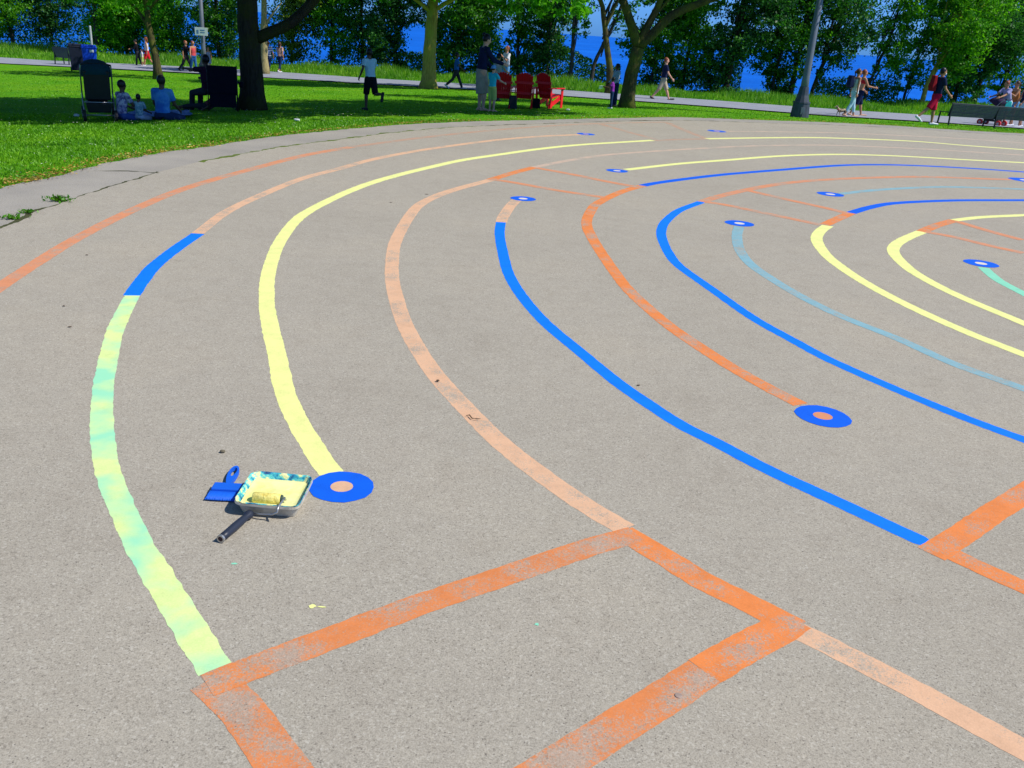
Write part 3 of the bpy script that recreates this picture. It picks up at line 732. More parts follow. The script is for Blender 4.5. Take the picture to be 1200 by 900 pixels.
# T2 slender leaning
b = at(186, 92.5); k = b.y/FPX*1.06
c2 = [(-1.0,.5,3.6,1.5,1.5,.9),(1.2,.3,4.2,1.5,1.4,.9),(0,0,5.2,2,1.8,1.1),(-2.2,0,4.6,1.4,1.3,.8)]
tree('leaning_tree', 'slender leaning tree with mossy yellow trunk behind the picnic', b, [(0,0,-.1),(-.06,0,.9),(-.22,0,1.8),(-.28,0,2.6),(-.35,0,3.6),(-.2,0,5)], .17, .06, B_MOSS,
     [([(-.24,0,2.0),(-.7,.05,2.7),(-1.4,.1,3.3)], .09, .03), ([(-.28,0,2.7),(.3,.1,3.3),(1.2,.3,4.2)], .07, .03)], c2, L_MID, 6000, (.06,.11))
# T3 pale trunk behind T1
b = at(310.5, 87)
tree('pale_tree', 'pale yellow trunk half hidden behind the thick dark trunk', b, [(0,0,-.1),(0,0,1.5),(.03,0,2.4),(.1,0,4)], .2, .12, B_PALE, [([(.02,0,2.2),(.35,0,2.7),(.9,.1,3.4)], .08, .03)],
     [(0,0,4.6,2,1.8,1.0),(1.6,.3,4.2,1.3,1.2,.7),(-1.4,.3,4.6,1.4,1.3,.8)], L_OLIVE, 5000, (.07,.13))
# T4 thick yellow trunk with bright leaves in front
b = at(502, 103.5)
c4 = [(-1.3,-1.2,3.75,1.2,1.0,.45),(-.2,-1.3,3.9,1.0,.9,.45),(.3,-.9,3.8,.8,.8,.4),(1.6,-.8,4.0,1.6,1.2,.6),(3.4,-.5,3.7,1.7,1.2,.65),(5.2,-.3,3.7,1.4,1.2,.6),(0,0,5.6,2.8,2.4,1.2),(-3.0,-.4,4.1,1.5,1.2,.65),(-4.6,-.2,4.6,1.5,1.3,.8),(3,0,5.6,2.4,2,1),(-3,0,6,2.2,2,1),(0,0,7.4,2.6,2.4,1.2)]
tree('maple_tree', 'broad tree with thick sunlit yellow-brown trunk and bright leaves at the path', b, [(0,0,-.15),(0,0,1.2),(.06,0,2.6),(.12,0,4),(.1,0,7)], .30, .12, B_YEL,
     [([(.1,0,2.9),(-.8,-.6,3.5),(-2.2,-.6,4)], .09, .03), ([(.1,0,3.0),(1.2,-.4,3.6),(3,-.5,3.9),(5,-.3,3.9)], .1, .03), ([(.1,0,4),(-1.5,0,4.8),(-4.2,-.2,4.8)], .08, .03)], c4, L_BRIGHT, 26000, (.07,.14))
# T5 forked mossy tree
b = at(734, 126)
def loc_at(px, py, base):     # local point at the tree's own distance
    p = at_depth(px, py, base.y); return (p.x-base.x, 0, p.z-base.z)
tk = [(0,0,-.1)]+[loc_at(px, py, b) for px, py in ((737,100),(743,75),(748,56))]
fk = loc_at(748,54,b)
lims = [([fk, loc_at(742,36,b), loc_at(734,12,b), loc_at(727,-12,b), loc_at(722,-50,b)], .17, .08),
        ([fk, loc_at(757,34,b), loc_at(768,14,b), loc_at(777,-8,b), loc_at(790,-50,b)], .14, .06),
        ([fk, loc_at(765,40,b), loc_at(787,18,b), loc_at(815,6,b), loc_at(842,-4,b), loc_at(890,-20,b)], .17, .06),
        ([loc_at(757,36,b), loc_at(766,20,b), loc_at(780,4,b), loc_at(800,-16,b)], .06, .03)]
c5 = [(-.6,.4,4.9,1.5,1.4,.7),(1.4,.4,5.0,1.7,1.5,.8),(3.6,.4,4.6,1.7,1.4,.7),(5.4,.2,4.6,1.4,1.2,.6),(1,0,6.4,2.6,2.4,1.2),(3.8,0,6.2,2,1.8,1),(-2,.3,5.6,1.5,1.4,.8)]
tree('forked_tree', 'dark mossy tree forking into three limbs beside the child in purple', b, tk, .22, .2, B_MOSS, lims, c5, L_BRIGHT, 12000, (.06,.12))
# T6 thin mossy trunk behind the fork
b = at(714, 110)
tk = [(0,0,-.1)]+[loc_at(px, py, b) for px, py in ((715,90),(712,60),(709,32),(706,8),(696,-14))]
tree('crooked_tree', 'crooked mossy trunk behind the child in purple', b, tk, .17, .09, B_MOSS, [([loc_at(709,32,b), loc_at(716,18,b), loc_at(724,0,b), loc_at(735,-20,b)], .09, .04)],
     [(-.8,0,4.6,1.4,1.2,.6),(.9,.2,5,1.5,1.3,.7),(0,0,6.2,2,1.8,1)], L_MID, 5000, (.06,.12))

# trees on the brow: (px of foot, height, crown radius, crown bottom z, leaf, bark, trunk r, number of leaves, lean px at frame top, label, dist beyond brow)
SH = [
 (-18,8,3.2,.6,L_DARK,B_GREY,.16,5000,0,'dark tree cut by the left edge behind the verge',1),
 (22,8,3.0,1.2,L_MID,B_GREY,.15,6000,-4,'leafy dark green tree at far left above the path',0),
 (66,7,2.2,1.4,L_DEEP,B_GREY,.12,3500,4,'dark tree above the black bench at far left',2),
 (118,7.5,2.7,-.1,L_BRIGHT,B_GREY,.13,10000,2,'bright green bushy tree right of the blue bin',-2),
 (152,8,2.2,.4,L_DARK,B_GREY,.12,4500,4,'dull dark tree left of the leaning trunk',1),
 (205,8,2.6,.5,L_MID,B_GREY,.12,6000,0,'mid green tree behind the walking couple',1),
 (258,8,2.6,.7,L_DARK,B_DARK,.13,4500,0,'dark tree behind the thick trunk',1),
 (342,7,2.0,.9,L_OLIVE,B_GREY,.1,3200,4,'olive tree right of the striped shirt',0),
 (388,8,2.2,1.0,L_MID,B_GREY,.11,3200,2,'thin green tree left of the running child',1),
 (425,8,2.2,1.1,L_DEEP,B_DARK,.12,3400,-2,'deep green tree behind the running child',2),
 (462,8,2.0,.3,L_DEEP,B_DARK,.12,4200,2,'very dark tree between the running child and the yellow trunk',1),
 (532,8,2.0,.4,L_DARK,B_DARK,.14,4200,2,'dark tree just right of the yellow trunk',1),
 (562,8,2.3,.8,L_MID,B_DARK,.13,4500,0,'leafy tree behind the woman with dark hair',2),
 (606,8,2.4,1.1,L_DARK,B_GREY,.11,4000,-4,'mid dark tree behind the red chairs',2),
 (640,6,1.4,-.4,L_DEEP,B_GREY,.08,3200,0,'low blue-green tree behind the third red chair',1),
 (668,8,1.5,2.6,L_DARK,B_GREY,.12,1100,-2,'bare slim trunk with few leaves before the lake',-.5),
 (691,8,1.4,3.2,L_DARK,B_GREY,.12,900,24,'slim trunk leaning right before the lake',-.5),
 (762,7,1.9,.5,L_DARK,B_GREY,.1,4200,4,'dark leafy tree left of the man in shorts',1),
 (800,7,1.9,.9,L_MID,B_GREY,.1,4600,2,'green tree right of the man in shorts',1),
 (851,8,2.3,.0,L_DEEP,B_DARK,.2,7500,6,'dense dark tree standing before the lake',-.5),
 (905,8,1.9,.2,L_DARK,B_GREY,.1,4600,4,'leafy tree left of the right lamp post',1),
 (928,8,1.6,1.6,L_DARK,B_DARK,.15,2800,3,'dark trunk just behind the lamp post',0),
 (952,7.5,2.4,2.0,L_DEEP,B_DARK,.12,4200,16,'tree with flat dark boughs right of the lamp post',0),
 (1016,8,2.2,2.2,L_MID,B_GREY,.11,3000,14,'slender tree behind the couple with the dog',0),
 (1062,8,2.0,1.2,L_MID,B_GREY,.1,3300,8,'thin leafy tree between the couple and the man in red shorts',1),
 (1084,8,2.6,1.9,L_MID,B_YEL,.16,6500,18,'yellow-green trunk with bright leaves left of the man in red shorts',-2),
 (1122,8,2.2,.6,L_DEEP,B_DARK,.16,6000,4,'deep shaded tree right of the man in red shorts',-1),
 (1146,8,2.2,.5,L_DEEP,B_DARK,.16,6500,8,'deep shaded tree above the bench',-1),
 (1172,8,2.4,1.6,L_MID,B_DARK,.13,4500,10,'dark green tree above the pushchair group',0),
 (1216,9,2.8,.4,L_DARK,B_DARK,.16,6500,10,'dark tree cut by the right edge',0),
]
def brow_hit(px, beyond):
    d = ray(px, 100); 
    t = np.arange(20, 130, .1); X = d[0]*t; Y = d[1]*t
    i = np.argmax(Y-brow(X)-beyond >= 0); return float(X[i]), float(Y[i])
for i, (px, h, rad, zlo, lf, bk, r, nl, lean, lab, dd) in enumerate(SH):
    x, y = brow_hit(px, dd+.6); z = tz(x, min(y, brow(x)+1.0))
    cl = auto_clumps(h+1.5, rad, zlo, 11, i*7+3)
    ln = lean*y/FPX*1.1
    cl = [(c[0]+ln*c[2]/4, *c[1:]) for c in cl]
    lm = [([(ln*.35, 0, c[2]*.4+.3), (c[0]*.55, c[1]*.5, c[2]*.75), (c[0], c[1], c[2])], r*.35, r*.1) for c in cl[::1]]
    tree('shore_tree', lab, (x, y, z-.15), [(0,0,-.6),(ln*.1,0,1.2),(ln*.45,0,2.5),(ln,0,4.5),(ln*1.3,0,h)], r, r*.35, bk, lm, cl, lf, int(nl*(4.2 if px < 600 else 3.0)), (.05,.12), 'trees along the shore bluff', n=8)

# weeds in the crack
def weed(px, py, s, lab, n=60):
    c = flat(px, py); root = empty('weed', (c[0], c[1], .004)); tag(root, lab, 'weed')
    a = RNG.uniform(0, 6.28, n); q = np.abs(RNG.normal(0, s*.55, n)); C = np.c_[np.cos(a)*q*1.6, np.sin(a)*q, RNG.uniform(.1, .9, n)*s*.55]
    leaves('leaves', C, RNG.uniform(.01, .022, n), L_MID, root)
    blades('stems', C[:, 0]*.4, C[:, 1]*.4, np.zeros(n), C[:, 2]+.02, np.full(n, .0025), L_OLIVE, .9, root)
weed(70, 236, .09, 'leafy green weed growing from the crack at the lawn corner', 140)
weed(33, 250, .05, 'small weed in the crack at the left edge', 50)
weed(13, 257, .06, 'weed at the left edge of the picture, nearest of three', 70)


# ------------------------------------------------------------------ people
SK_L = mat('skin_light', (.62,.33,.22), .55, .05); SK_T = mat('skin_tan', (.42,.20,.11), .55, .05); SK_D = mat('skin_dark', (.10,.05,.03), .5, .05)
HR_B = mat('hair_black', (.008,.007,.009), .45, .3, 60); HR_R = mat('hair_auburn', (.20,.05,.02), .5, .3, 60); HR_BR = mat('hair_brown', (.07,.03,.015), .5, .3, 60)
EYE = mat('eye', (.01,.01,.01), .2); LIP = mat('lips', (.35,.08,.07), .5)
def cloth(n, c, **k): return mat('cloth_'+n, c, .9, .14, 9, spec=.1, **k)
def striped(n, a, b_, freq=26, axis=2):
    if n in MATS: return MATS[n]
    m, nt, b = nmat(n); tc = nt.nodes.new('ShaderNodeTexCoord').outputs['Object']
    sx = nt.nodes.new('ShaderNodeSeparateXYZ'); nt.links.new(tc, sx.inputs[0])
    q = nt.nodes.new('ShaderNodeMath'); q.operation = 'MULTIPLY'; q.inputs[1].default_value = freq; nt.links.new(sx.outputs[axis], q.inputs[0])
    w = nt.nodes.new('ShaderNodeMath'); w.operation = 'SINE'; nt.links.new(q.outputs[0], w.inputs[0])
    nt.links.new(ramp(nt, w.outputs[0], [(.0, a), (.1, b_)]), b.inputs['Base Color']); b.inputs['Roughness'].default_value = .9
    MATS[n] = m; return m
def printed(n, a, b_, c3, sc=18):
    if n in MATS: return MATS[n]
    m, nt, b = nmat(n); f = noise(nt, sc, 3, .6)
    nt.links.new(ramp(nt, f, [(.38, a), (.48, b_), (.6, c3)]), b.inputs['Base Color']); b.inputs['Roughness'].default_value = .9
    MATS[n] = m; return m

def person(label, loc, h, face, legs=((0,2),(0,2)), arms=((0,8,8),(0,8,8)), lean=2, top=('tee', None), bottom=('trousers', None),
           hair=('short', None), skin=SK_L, shoes=None, seat=None, head=0, hat=None, strap=None, build=1.0, group=None, headturn=0, mask=None):
    root = empty('person', loc, R(face)-math.pi/2); tag(root, label, 'person', group)
    S = lambda v: Vector(v)*h
    legj = []
    for i, lg in enumerate(legs):
        a, b_ = R(lg[0]), R(lg[1]); spl = R(lg[2]) if len(lg) > 2 else 0; sh = R(lg[3]) if len(lg) > 3 else spl
        sx = -1 if i == 0 else 1
        def D(t, sp_): 
            return Vector((sx*math.sin(sp_)*math.sin(t) if sp_ else 0, math.sin(t)*math.cos(sp_), -math.cos(t)))
        d1 = D(a, spl); d2 = D(a-b_, sh)
        legj.append((sx, d1, d2, a-b_))
    if seat is None: zr = max(-l[1].z*.245-l[2].z*.235 for l in legj)+.042
    else: zr = seat/h
    ln = R(lean); t = Vector((0, math.sin(ln), math.cos(ln))); P = Vector((0, 0, zr))
    nb = P+t*.315; sb = P+t*.278
    hd = Vector((0, math.sin(ln*.6+R(head)), math.cos(ln*.6+R(head))))
    HC = nb+hd*.088
    b = MB(); bw = build
    b.tube([S(P-t*.03), S(P+t*.02), S(P+t*.09), S(P+t*.19), S(P+t*.26), S(P+t*.30)], [(h*.070*bw,h*.055*bw),(h*.084*bw,h*.062*bw),(h*.070*bw,h*.052*bw),(h*.084*bw,h*.060*bw),(h*.080*bw,h*.048*bw),(h*.045,h*.04)], 16)
    b.tube([S(nb-t*.04), S(HC-hd*.02)], [h*.036,h*.032], 10)
    hr = Matrix.Rotation(R(headturn), 3, 'Z') @ Matrix.Rotation(-(ln*.6+R(head)), 3, 'X')
    HP = lambda x, y, z: S(HC)+hr @ (Vector((x, y, z))*h)
    b.ell(S(HC), (h*.045, h*.056, h*.066), 16, 10, hr); b.ell(HP(0,.012,-.03), (h*.034,h*.038,h*.038), 12, 8, hr)
    b.tube([HP(0,.050,.006), HP(0,.063,-.012), HP(0,.052,-.017)], [h*.006,h*.010,h*.007], 6)
    for sx in (-1, 1): b.ell(HP(sx*.046,-.002,-.004), (h*.007,h*.012,h*.017), 8, 6, hr)
    b.ell(S(HC)+hr @ Vector((0,0,0)), (h*.04, h*.05, h*.06))
    armj = []
    for i, ar in enumerate(arms):
        sx = -1 if i == 0 else 1
        sw, ab, fl = R(ar[0]), R(ar[1]), R(ar[2]); ab2 = R(ar[3]) if len(ar) > 3 else ab*.3
        d1 = Vector((sx*math.sin(ab), math.sin(sw)*math.cos(ab), -math.cos(sw)*math.cos(ab)))
        d2 = Vector((sx*math.sin(ab2), math.sin(sw+fl)*math.cos(ab2), -math.cos(sw+fl)*math.cos(ab2)))
        sh = sb+Vector((sx*.098*bw, 0, 0)); el = sh+d1*.165; wr = el+d2*.145
        b.ell(S(sh), h*.030); b.tube([S(sb+Vector((sx*.03,0,.0))), S(sh)], [h*.034,h*.029], 10)
        b.tube([S(sh), S(sh+d1*.07), S(el)], [h*.028,h*.027,h*.021], 10); b.ell(S(el), h*.021)
        b.tube([S(el), S(el+d2*.05), S(wr)], [h*.021,h*.021,h*.0145], 10)
        n_ = Vector((-sx, 0, 0)); w = d2.cross(n_)
        if w.length < .1: w = Vector((0, 0, 1))
        w.normalize(); n_ = w.cross(d2).normalized()
        if n_.x*sx > 0: n_ = -n_
        if w.y < 0: w = -w
        Rm = Matrix((w, d2, n_)).transposed()
        b.ell(S(wr+d2*.027), (h*.021, h*.032, h*.011), 10, 7, Rm)
        for q, L in zip((-1.5,-.5,.5,1.5), (.036,.045,.048,.042)):
            o_ = wr+d2*.045+w*(.0105*q); k1 = o_+d2*(L*.5)+n_*.004; k2 = k1+d2*(L*.38)+n_*.018
            b.tube([S(o_), S(k1), S(k2)], [h*.0058,h*.0054,h*.0046], 6)
        o_ = wr+d2*.016+w*.014; b.tube([S(o_), S(o_+d2*.018+w*.016+n_*.004), S(o_+d2*.038+w*.02+n_*.011)], [h*.0075,h*.0066,h*.0055], 6)
        armj.append((sh, el, wr, d1, d2, sx))
    lj = []
    for sx, d1, d2, ft in legj:
        hp = P+Vector((sx*.048*bw, 0, -.01)); kn = hp+d1*.245; an = kn+d2*.235
        b.ell(S(hp), h*.052); b.tube([S(hp), S(hp+d1*.1), S(kn)], [h*.050*bw,h*.045*bw,h*.031], 12); b.ell(S(kn), h*.031)
        b.tube([S(kn), S(kn+d2*.075), S(kn+d2*.16), S(an)], [h*.030,h*.033,h*.024,h*.019], 10); b.ell(S(an), h*.021)
        fa = ft*.75; fd = Vector((0, math.cos(fa), math.sin(fa))) if seat is None else Vector((sx*.25, .8, .35)).normalized()
        fu = Vector((0, -math.sin(fa), math.cos(fa))) if seat is None else Vector((0,-.4,.9))
        hl = an-fd*.025-fu*.02; te = an+fd*.10-fu*.026
        b.tube([S(hl), S(an+fd*.03-fu*.012), S(te)], [(h*.018,h*.018),(h*.024,h*.02),(h*.022,h*.011)], 10); b.ell(S(hl), h*.019); b.ell(S(te), (h*.022,h*.022,h*.012))
        lj.append((sx, hp, kn, an, d1, d2, fd, fu, hl, te))
    b.remesh('body', skin, root, max(.007, h*.0058), 2)
    for sx in (-1, 1): MB().ell(HP(sx*.018,.051,.006), h*.0065, 8, 6).build('eye', EYE, root, True)
    MB().ell(HP(0,.049,-.036), (h*.014,h*.006,h*.004), 8, 6, hr).build('mouth', LIP, root, True)
    # clothing
    kind, tm = top; g_ = .010
    if tm:
        c = MB(); low = {'crop':.17,'bra':.18}.get(kind, -.005)
        prof = [(-.03,.084,.066),(.03,.093,.070),(.09,.084,.064),(.19,.095,.070),(.255,.092,.058)]
        pts = [P+t*max(z, low) for z, _, _ in prof if z >= low-.08]; rad = [(h*(x)*bw, h*y*bw) for z, x, y in prof if z >= low-.08]
        if len(pts) >= 2 and kind in ('crop','bra'): pts = [P+t*low]+[P+t*z for z, _, _ in prof if z > low]; rad = [(h*.092*bw,h*.068*bw)]+[(h*x*bw,h*y*bw) for z, x, y in prof if z > low]
        if kind not in ('tank','bra','crop','dress'): pts.append(P+t*.30); rad.append((h*.052, h*.045))
        c.tube([S(p) for p in pts], rad, 18)
        if kind in ('tank','bra','crop','dress'):
            for sx in (-1, 1): c.tube([S(P+t*.24+Vector((sx*.055,.03,0))), S(P+t*.298+Vector((sx*.05,0,0))), S(P+t*.24+Vector((sx*.055,-.04,0)))], h*.015, 8)
        frac = {'tee':.68, 'long':2, 'jacket':2}.get(kind, 0)
        for sh, el, wr, d1, d2, sx in armj:
            if not frac: continue
            c.ell(S(sh), h*.040); c.tube([S(sb+Vector((sx*.03,0,.0))), S(sh)], [h*.045,h*.040], 10)
            if frac < 1: c.tube([S(sh), S(sh+d1*.165*frac)], [h*.039,h*.037], 12)
            else: c.tube([S(sh), S(el)], [h*.038,h*.031], 12); c.ell(S(el), h*.031); c.tube([S(el), S(wr)], [h*.031,h*.025], 12)
        if kind == 'dress':
            c.tube([S(P+t*.09), S(P+t*.02), S(P-Vector((0,0,.12))), S(P-Vector((0,0,.22)))], [(h*.08,h*.06),(h*.098,h*.078),(h*.118,h*.10),(h*.13,h*.115)], 18)
        c.remesh({'tee':'shirt','long':'pullover','jacket':'jacket','tank':'tank_top','bra':'bikini_top','crop':'crop_top','dress':'dress'}[kind], tm, root, max(.009, h*.0075), 2)
    kind, bm_ = bottom
    if bm_:
        c = MB(); c.tube([S(P-t*.035), S(P+t*.0), S(P+t*.045)], [(h*.080*bw,h*.064*bw),(h*.093*bw,h*.072*bw),(h*.084*bw,h*.064*bw)], 18)
        if kind == 'skirt' or kind == 'long_skirt':
            L = .20 if kind == 'skirt' else .30
            fw_ = sum((l[1]+l[2]*(1 if L > .25 else 0) for l in [(q[1],q[4],q[5]) for q in lj]), Vector())*0
            kk = (lj[0][2]+lj[1][2])/2
            e_ = P+(kk-P)*(L/.245) if L < .26 else P+(kk-P)*1.15
            sp2 = abs(lj[0][2].y-lj[1][2].y)/2
            c.tube([S(P), S(P+(e_-P)*.5), S(e_)], [(h*.092,h*.074),(h*.100,h*(.082+sp2*.4)),(h*.098,h*(.088+sp2*.8))], 18)
        else:
            for sx, hp, kn, an, d1, d2, *_r in lj:
                c.ell(S(hp), h*.059)
                if kind == 'trousers':
                    c.tube([S(hp), S(hp+d1*.1), S(kn)], [h*.060,h*.054,h*.041], 12); c.ell(S(kn), h*.041); c.tube([S(kn), S(kn+d2*.1), S(an-d2*.005)], [h*.041,h*.040,h*.033], 12)
                elif kind == 'leggings':
                    c.tube([S(hp), S(hp+d1*.1), S(kn)], [h*.056,h*.050,h*.036], 12); c.ell(S(kn), h*.036); c.tube([S(kn), S(kn+d2*.08), S(kn+d2*.17)], [h*.035,h*.038,h*.029], 12)
                elif kind == 'shorts': c.tube([S(hp), S(kn+d2*.01)], [h*.062,h*.053], 12)
                elif kind == 'mini': c.tube([S(hp), S(hp+d1*.11)], [h*.058,h*.058], 12)
        c.remesh({'trousers':'trousers','leggings':'leggings','shorts':'shorts','mini':'shorts','skirt':'skirt','long_skirt':'skirt'}[kind], bm_, root, max(.009, h*.0075), 2)
    if shoes:
        for sx, hp, kn, an, d1, d2, fd, fu, hl, te in lj:
            MB().tube([S(hl-fd*.012), S(an+fd*.02-fu*.016), S(te+fd*.012)], [(h*.022,h*.026),(h*.028,h*.026),(h*.026,h*.016)], 12).ell(S(hl), h*.024).ell(S(te+fd*.01), (h*.026,h*.026,h*.017)).remesh('shoe', shoes, root, .008, 2)
    kind, hm = hair
    if hm:
        c = MB(); c.ell(HP(0,-.012,.014), (h*.052,h*.056,h*.064), 16, 10, hr)
        if kind == 'short': pass
        if kind == 'afro': c = MB(); c.ell(HP(0,-.012,.022), (h*.060,h*.060,h*.062), 16, 10, hr)
        if kind == 'curly': 
            for q in range(26):
                a = q*2.4; z = -.02+.09*(q % 9)/9; rr = .052*math.sqrt(max(.1, 1-((z-.01)/.075)**2)); c.ell(HP(rr*math.cos(a), -.014+rr*min(.55, math.sin(a)), z), h*.016, 8, 6)
        if kind == 'long': c.tube([HP(0,-.03,.02), HP(0,-.046,-.05), HP(0,-.05,-.12)], [(h*.048,h*.034),(h*.05,h*.028),(h*.036,h*.014)], 12)
        if kind == 'bob': c.tube([HP(0,-.018,.02), HP(0,-.024,-.065)], [(h*.054,h*.044),(h*.056,h*.040)], 14)
        if kind == 'pony': c.tube([HP(0,-.055,.03), HP(0,-.085,0), HP(0,-.075,-.07)], [h*.018,h*.02,h*.008], 8)
        if kind == 'bun': c.ell(HP(0,-.06,.05), h*.026)
        c.remesh('hair', hm, root, max(.008, h*.006), 1)
    if hat:
        k2, m2 = hat; c = MB()
        c.ell(HP(0,-.006,.026), (h*.057,h*.062,h*.055), 16, 8, hr)
        if k2 == 'cap': c.tube([HP(0,.03,.034), HP(0,.10,.028)], [(h*.042,h*.006),(h*.030,h*.004)], 12)
        if k2 == 'sunhat': c.tube([HP(0,0,.008), HP(0,0,.002)], [h*.088,h*.092], 20, (1,0,0))
        c.remesh(k2 if k2 == 'cap' else 'sun_hat', m2, root, max(.007, h*.006), 1)
    if mask: MB().ell(HP(0,.042,-.03), (h*.030,h*.022,h*.026), 12, 8, hr).build('face_mask', mask, root, True)
    root['_'] = 0; del root['_']
    return root, {'h': h, 'P': S(P), 't': t, 'arms': [[S(a[0]), S(a[1]), S(a[2]), a[4]] for a in armj], 'HP': HP}
def world(root, v): 
    return Matrix.Translation(root.location) @ Matrix.Rotation(root.rotation_euler.z, 4, 'Z') @ Vector(v)

NAVY = cloth('navy', (.010,.016,.055)); BLACK = cloth('black', (.008,.008,.012)); JEAN = cloth('jeans', (.02,.09,.26)); DJEAN = cloth('dark_jeans', (.012,.03,.09))
WHITE = cloth('white', (.62,.63,.66)); GREY = cloth('grey', (.25,.26,.30)); CHAR = cloth('charcoal', (.03,.032,.04)); REDC = cloth('red', (.55,.02,.03)); ROSE = cloth('rose', (.55,.07,.08))
KHAKI = cloth('khaki', (.42,.36,.25)); BEIGE = cloth('beige', (.38,.30,.24)); BLUEC = cloth('blue', (.01,.10,.42)); SHOE_B = mat('shoe_black', (.02,.02,.025), .6); SHOE_W = mat('shoe_white', (.6,.62,.7), .6)
PINK = cloth('pink', (.55,.33,.26)); TURQ = cloth('turquoise', (.03,.48,.60)); PURP = cloth('purple', (.22,.03,.30)); CRIM = cloth('crimson', (.50,.01,.05)); LIMEC = cloth('lime', (.42,.50,.14))
SKYC = cloth('sky', (.40,.62,.70)); PALEB = cloth('pale_blue', (.30,.36,.48))

GW = 'people walking on the footpath'
# far left, by the leaning tree
person('person in white tank top and red shorts walking just left of the leaning trunk', at(173.5,77.5), 1.5, 200, legs=((18,10),(-14,22)), arms=((-10,10,15),(15,10,20)), top=('tank', WHITE), bottom=('shorts', REDC), hair=('long', HR_R), skin=SK_T, shoes=SHOE_W, group=GW)
person('dark-clad person walking beside a small child in white', at(162.5,77), 1.35, 190, legs=((10,5),(-10,10)), arms=((20,8,60),(20,8,60)), lean=8, top=('long', BLACK), bottom=('trousers', CHAR), hair=('short', HR_B), skin=SK_T, shoes=SHOE_B, group=GW)
person('small child in white top beside the dark-clad person', at(167.5,77.5), .88, 210, legs=((10,10),(-8,10)), top=('tee', WHITE), bottom=('shorts', LIMEC), hair=('short', HR_B), skin=SK_T, group=GW)
# couple
person('person in black top and charcoal trousers lifting a hand to the face', at(219,84), 1.52, -15, legs=((24,6),(-22,20)), arms=((25,8,118,-20),(-12,8,18)), top=('tee', BLACK), bottom=('trousers', CHAR), hair=('short', HR_R), skin=SK_T, shoes=SHOE_B, group=GW)
person('person in rose tank top and blue jeans left of the signed lamp post', at(227.5,85), 1.48, -30, legs=((10,4),(-10,14)), arms=((-16,14,10),(20,22,10,22)), top=('tank', ROSE), bottom=('trousers', JEAN), hair=('pony', HR_R), skin=SK_T, shoes=SHOE_B, group=GW)
person('child in pale grey dress just right of the lamp post with the sign', at(245,82.5), 1.15, -60, legs=((6,4),(-8,10)), arms=((-5,10,10),(8,12,10)), top=('dress', PALEB), bottom=('', None), hair=('short', HR_R), skin=SK_T, shoes=SHOE_W, group=GW)
# stripes and pink
person('person in blue and white striped shirt and dark jeans right of the thick trunk', at(315,85.5), 1.60, 95, legs=((20,4),(-20,24)), arms=((-14,10,12),(16,12,14)), top=('tee', striped('shirt_stripes', (.03,.08,.30), (.62,.64,.70), 75)), bottom=('trousers', DJEAN), hair=('short', HR_BR), skin=SK_T, shoes=SHOE_W, group=GW)
person('person in pale pink blouse and dark leggings next to the striped shirt', at(328.5,85), 1.52, 70, legs=((10,2),(-12,18)), arms=((18,12,60),(-10,10,20)), top=('tee', PINK), bottom=('leggings', DJEAN), hair=('long', HR_BR), skin=SK_T, shoes=SHOE_W, group=GW)
# runner
p_, q_ = person('running child in light grey shirt and black shorts on the shaded lawn', at(434,129), 1.42, 130, legs=((14,14),(-16,78)), arms=((-34,26,62),(28,12,50)), lean=9, top=('tee', SKYC), bottom=('shorts', BLACK), hair=('short', HR_B), skin=SK_D, shoes=CHAR)
# shaded walker right of the yellow trunk
person('shaded walker in blue shirt and dark trousers right of the thick yellow trunk', at(534,104), 1.5, 10, legs=((24,4),(-24,24)), arms=((-18,10,20),(20,10,30)), top=('tee', BLUEC), bottom=('trousers', CHAR), hair=('short', HR_B), skin=SK_D, shoes=SHOE_W, group=GW)
# mother and child near the red chairs
wm = at(562,129.5)
person('tall woman with dark hair, navy pullover and beige skirt left of the red chairs', wm, 1.84, 25, legs=((4,6),(10,14)), arms=((25,8,25),(35,8,40)), lean=6, head=12, top=('long', NAVY), bottom=('long_skirt', BEIGE), hair=('bun', HR_B), skin=SK_L, group=None)
person('child in blue sun hat, turquoise vest and lime shorts beside the tall woman', at(575.5,130.5), 1.10, 50, legs=((2,4),(8,10)), arms=((10,10,40),(40,10,30)), top=('tee', TURQ), bottom=('shorts', LIMEC), hair=('short', HR_BR), skin=SK_L, hat=('sunhat', printed('hat_print', (.02,.12,.45), (.10,.35,.65), (.25,.45,.65))))
person('person in black cap and grey shirt behind the first red chair', at(581.5,118), 1.45, 60, arms=((40,10,40),(30,8,40)), top=('tee', GREY), bottom=('trousers', DJEAN), hair=('short', HR_B), skin=SK_T, hat=('cap', BLACK), shoes=SHOE_B)
person('man in white tee and light blue jeans behind the red chairs', at(592,104.5), 1.78, 215, legs=((4,2),(26,14)), arms=((28,10,105,-15),(-4,14,10)), top=('tee', WHITE), bottom=('trousers', cloth('light_jeans', (.10,.28,.50))), hair=('short', HR_R), skin=SK_T, shoes=SHOE_W)
# pair of children left of forked tree
person('older child in grey-blue hooded top standing behind the child in purple', at(719.5,124), 1.34, 200, arms=((10,8,30),(12,8,30)), top=('long', PALEB), bottom=('trousers', DJEAN), hair=('curly', HR_B), skin=SK_D, shoes=SHOE_B)
person('small child in purple tee and dark jeans holding a white paper by the forked tree', at(715.5,127), .92, 170, arms=((28,14,70),(24,10,62)), top=('tee', PURP), bottom=('trousers', DJEAN), hair=('curly', HR_B), skin=SK_D, shoes=SHOE_W)
c = at(715.5,127); o = MB().box((0,0,0), (.13,.006,.10), rot_zxy(.4,.5)).build('paper', cloth('paper', (.75,.76,.8))); o.location = c+Vector((-.36,-.03,.60)); tag(o, 'white folded paper held by the child in purple', 'paper')
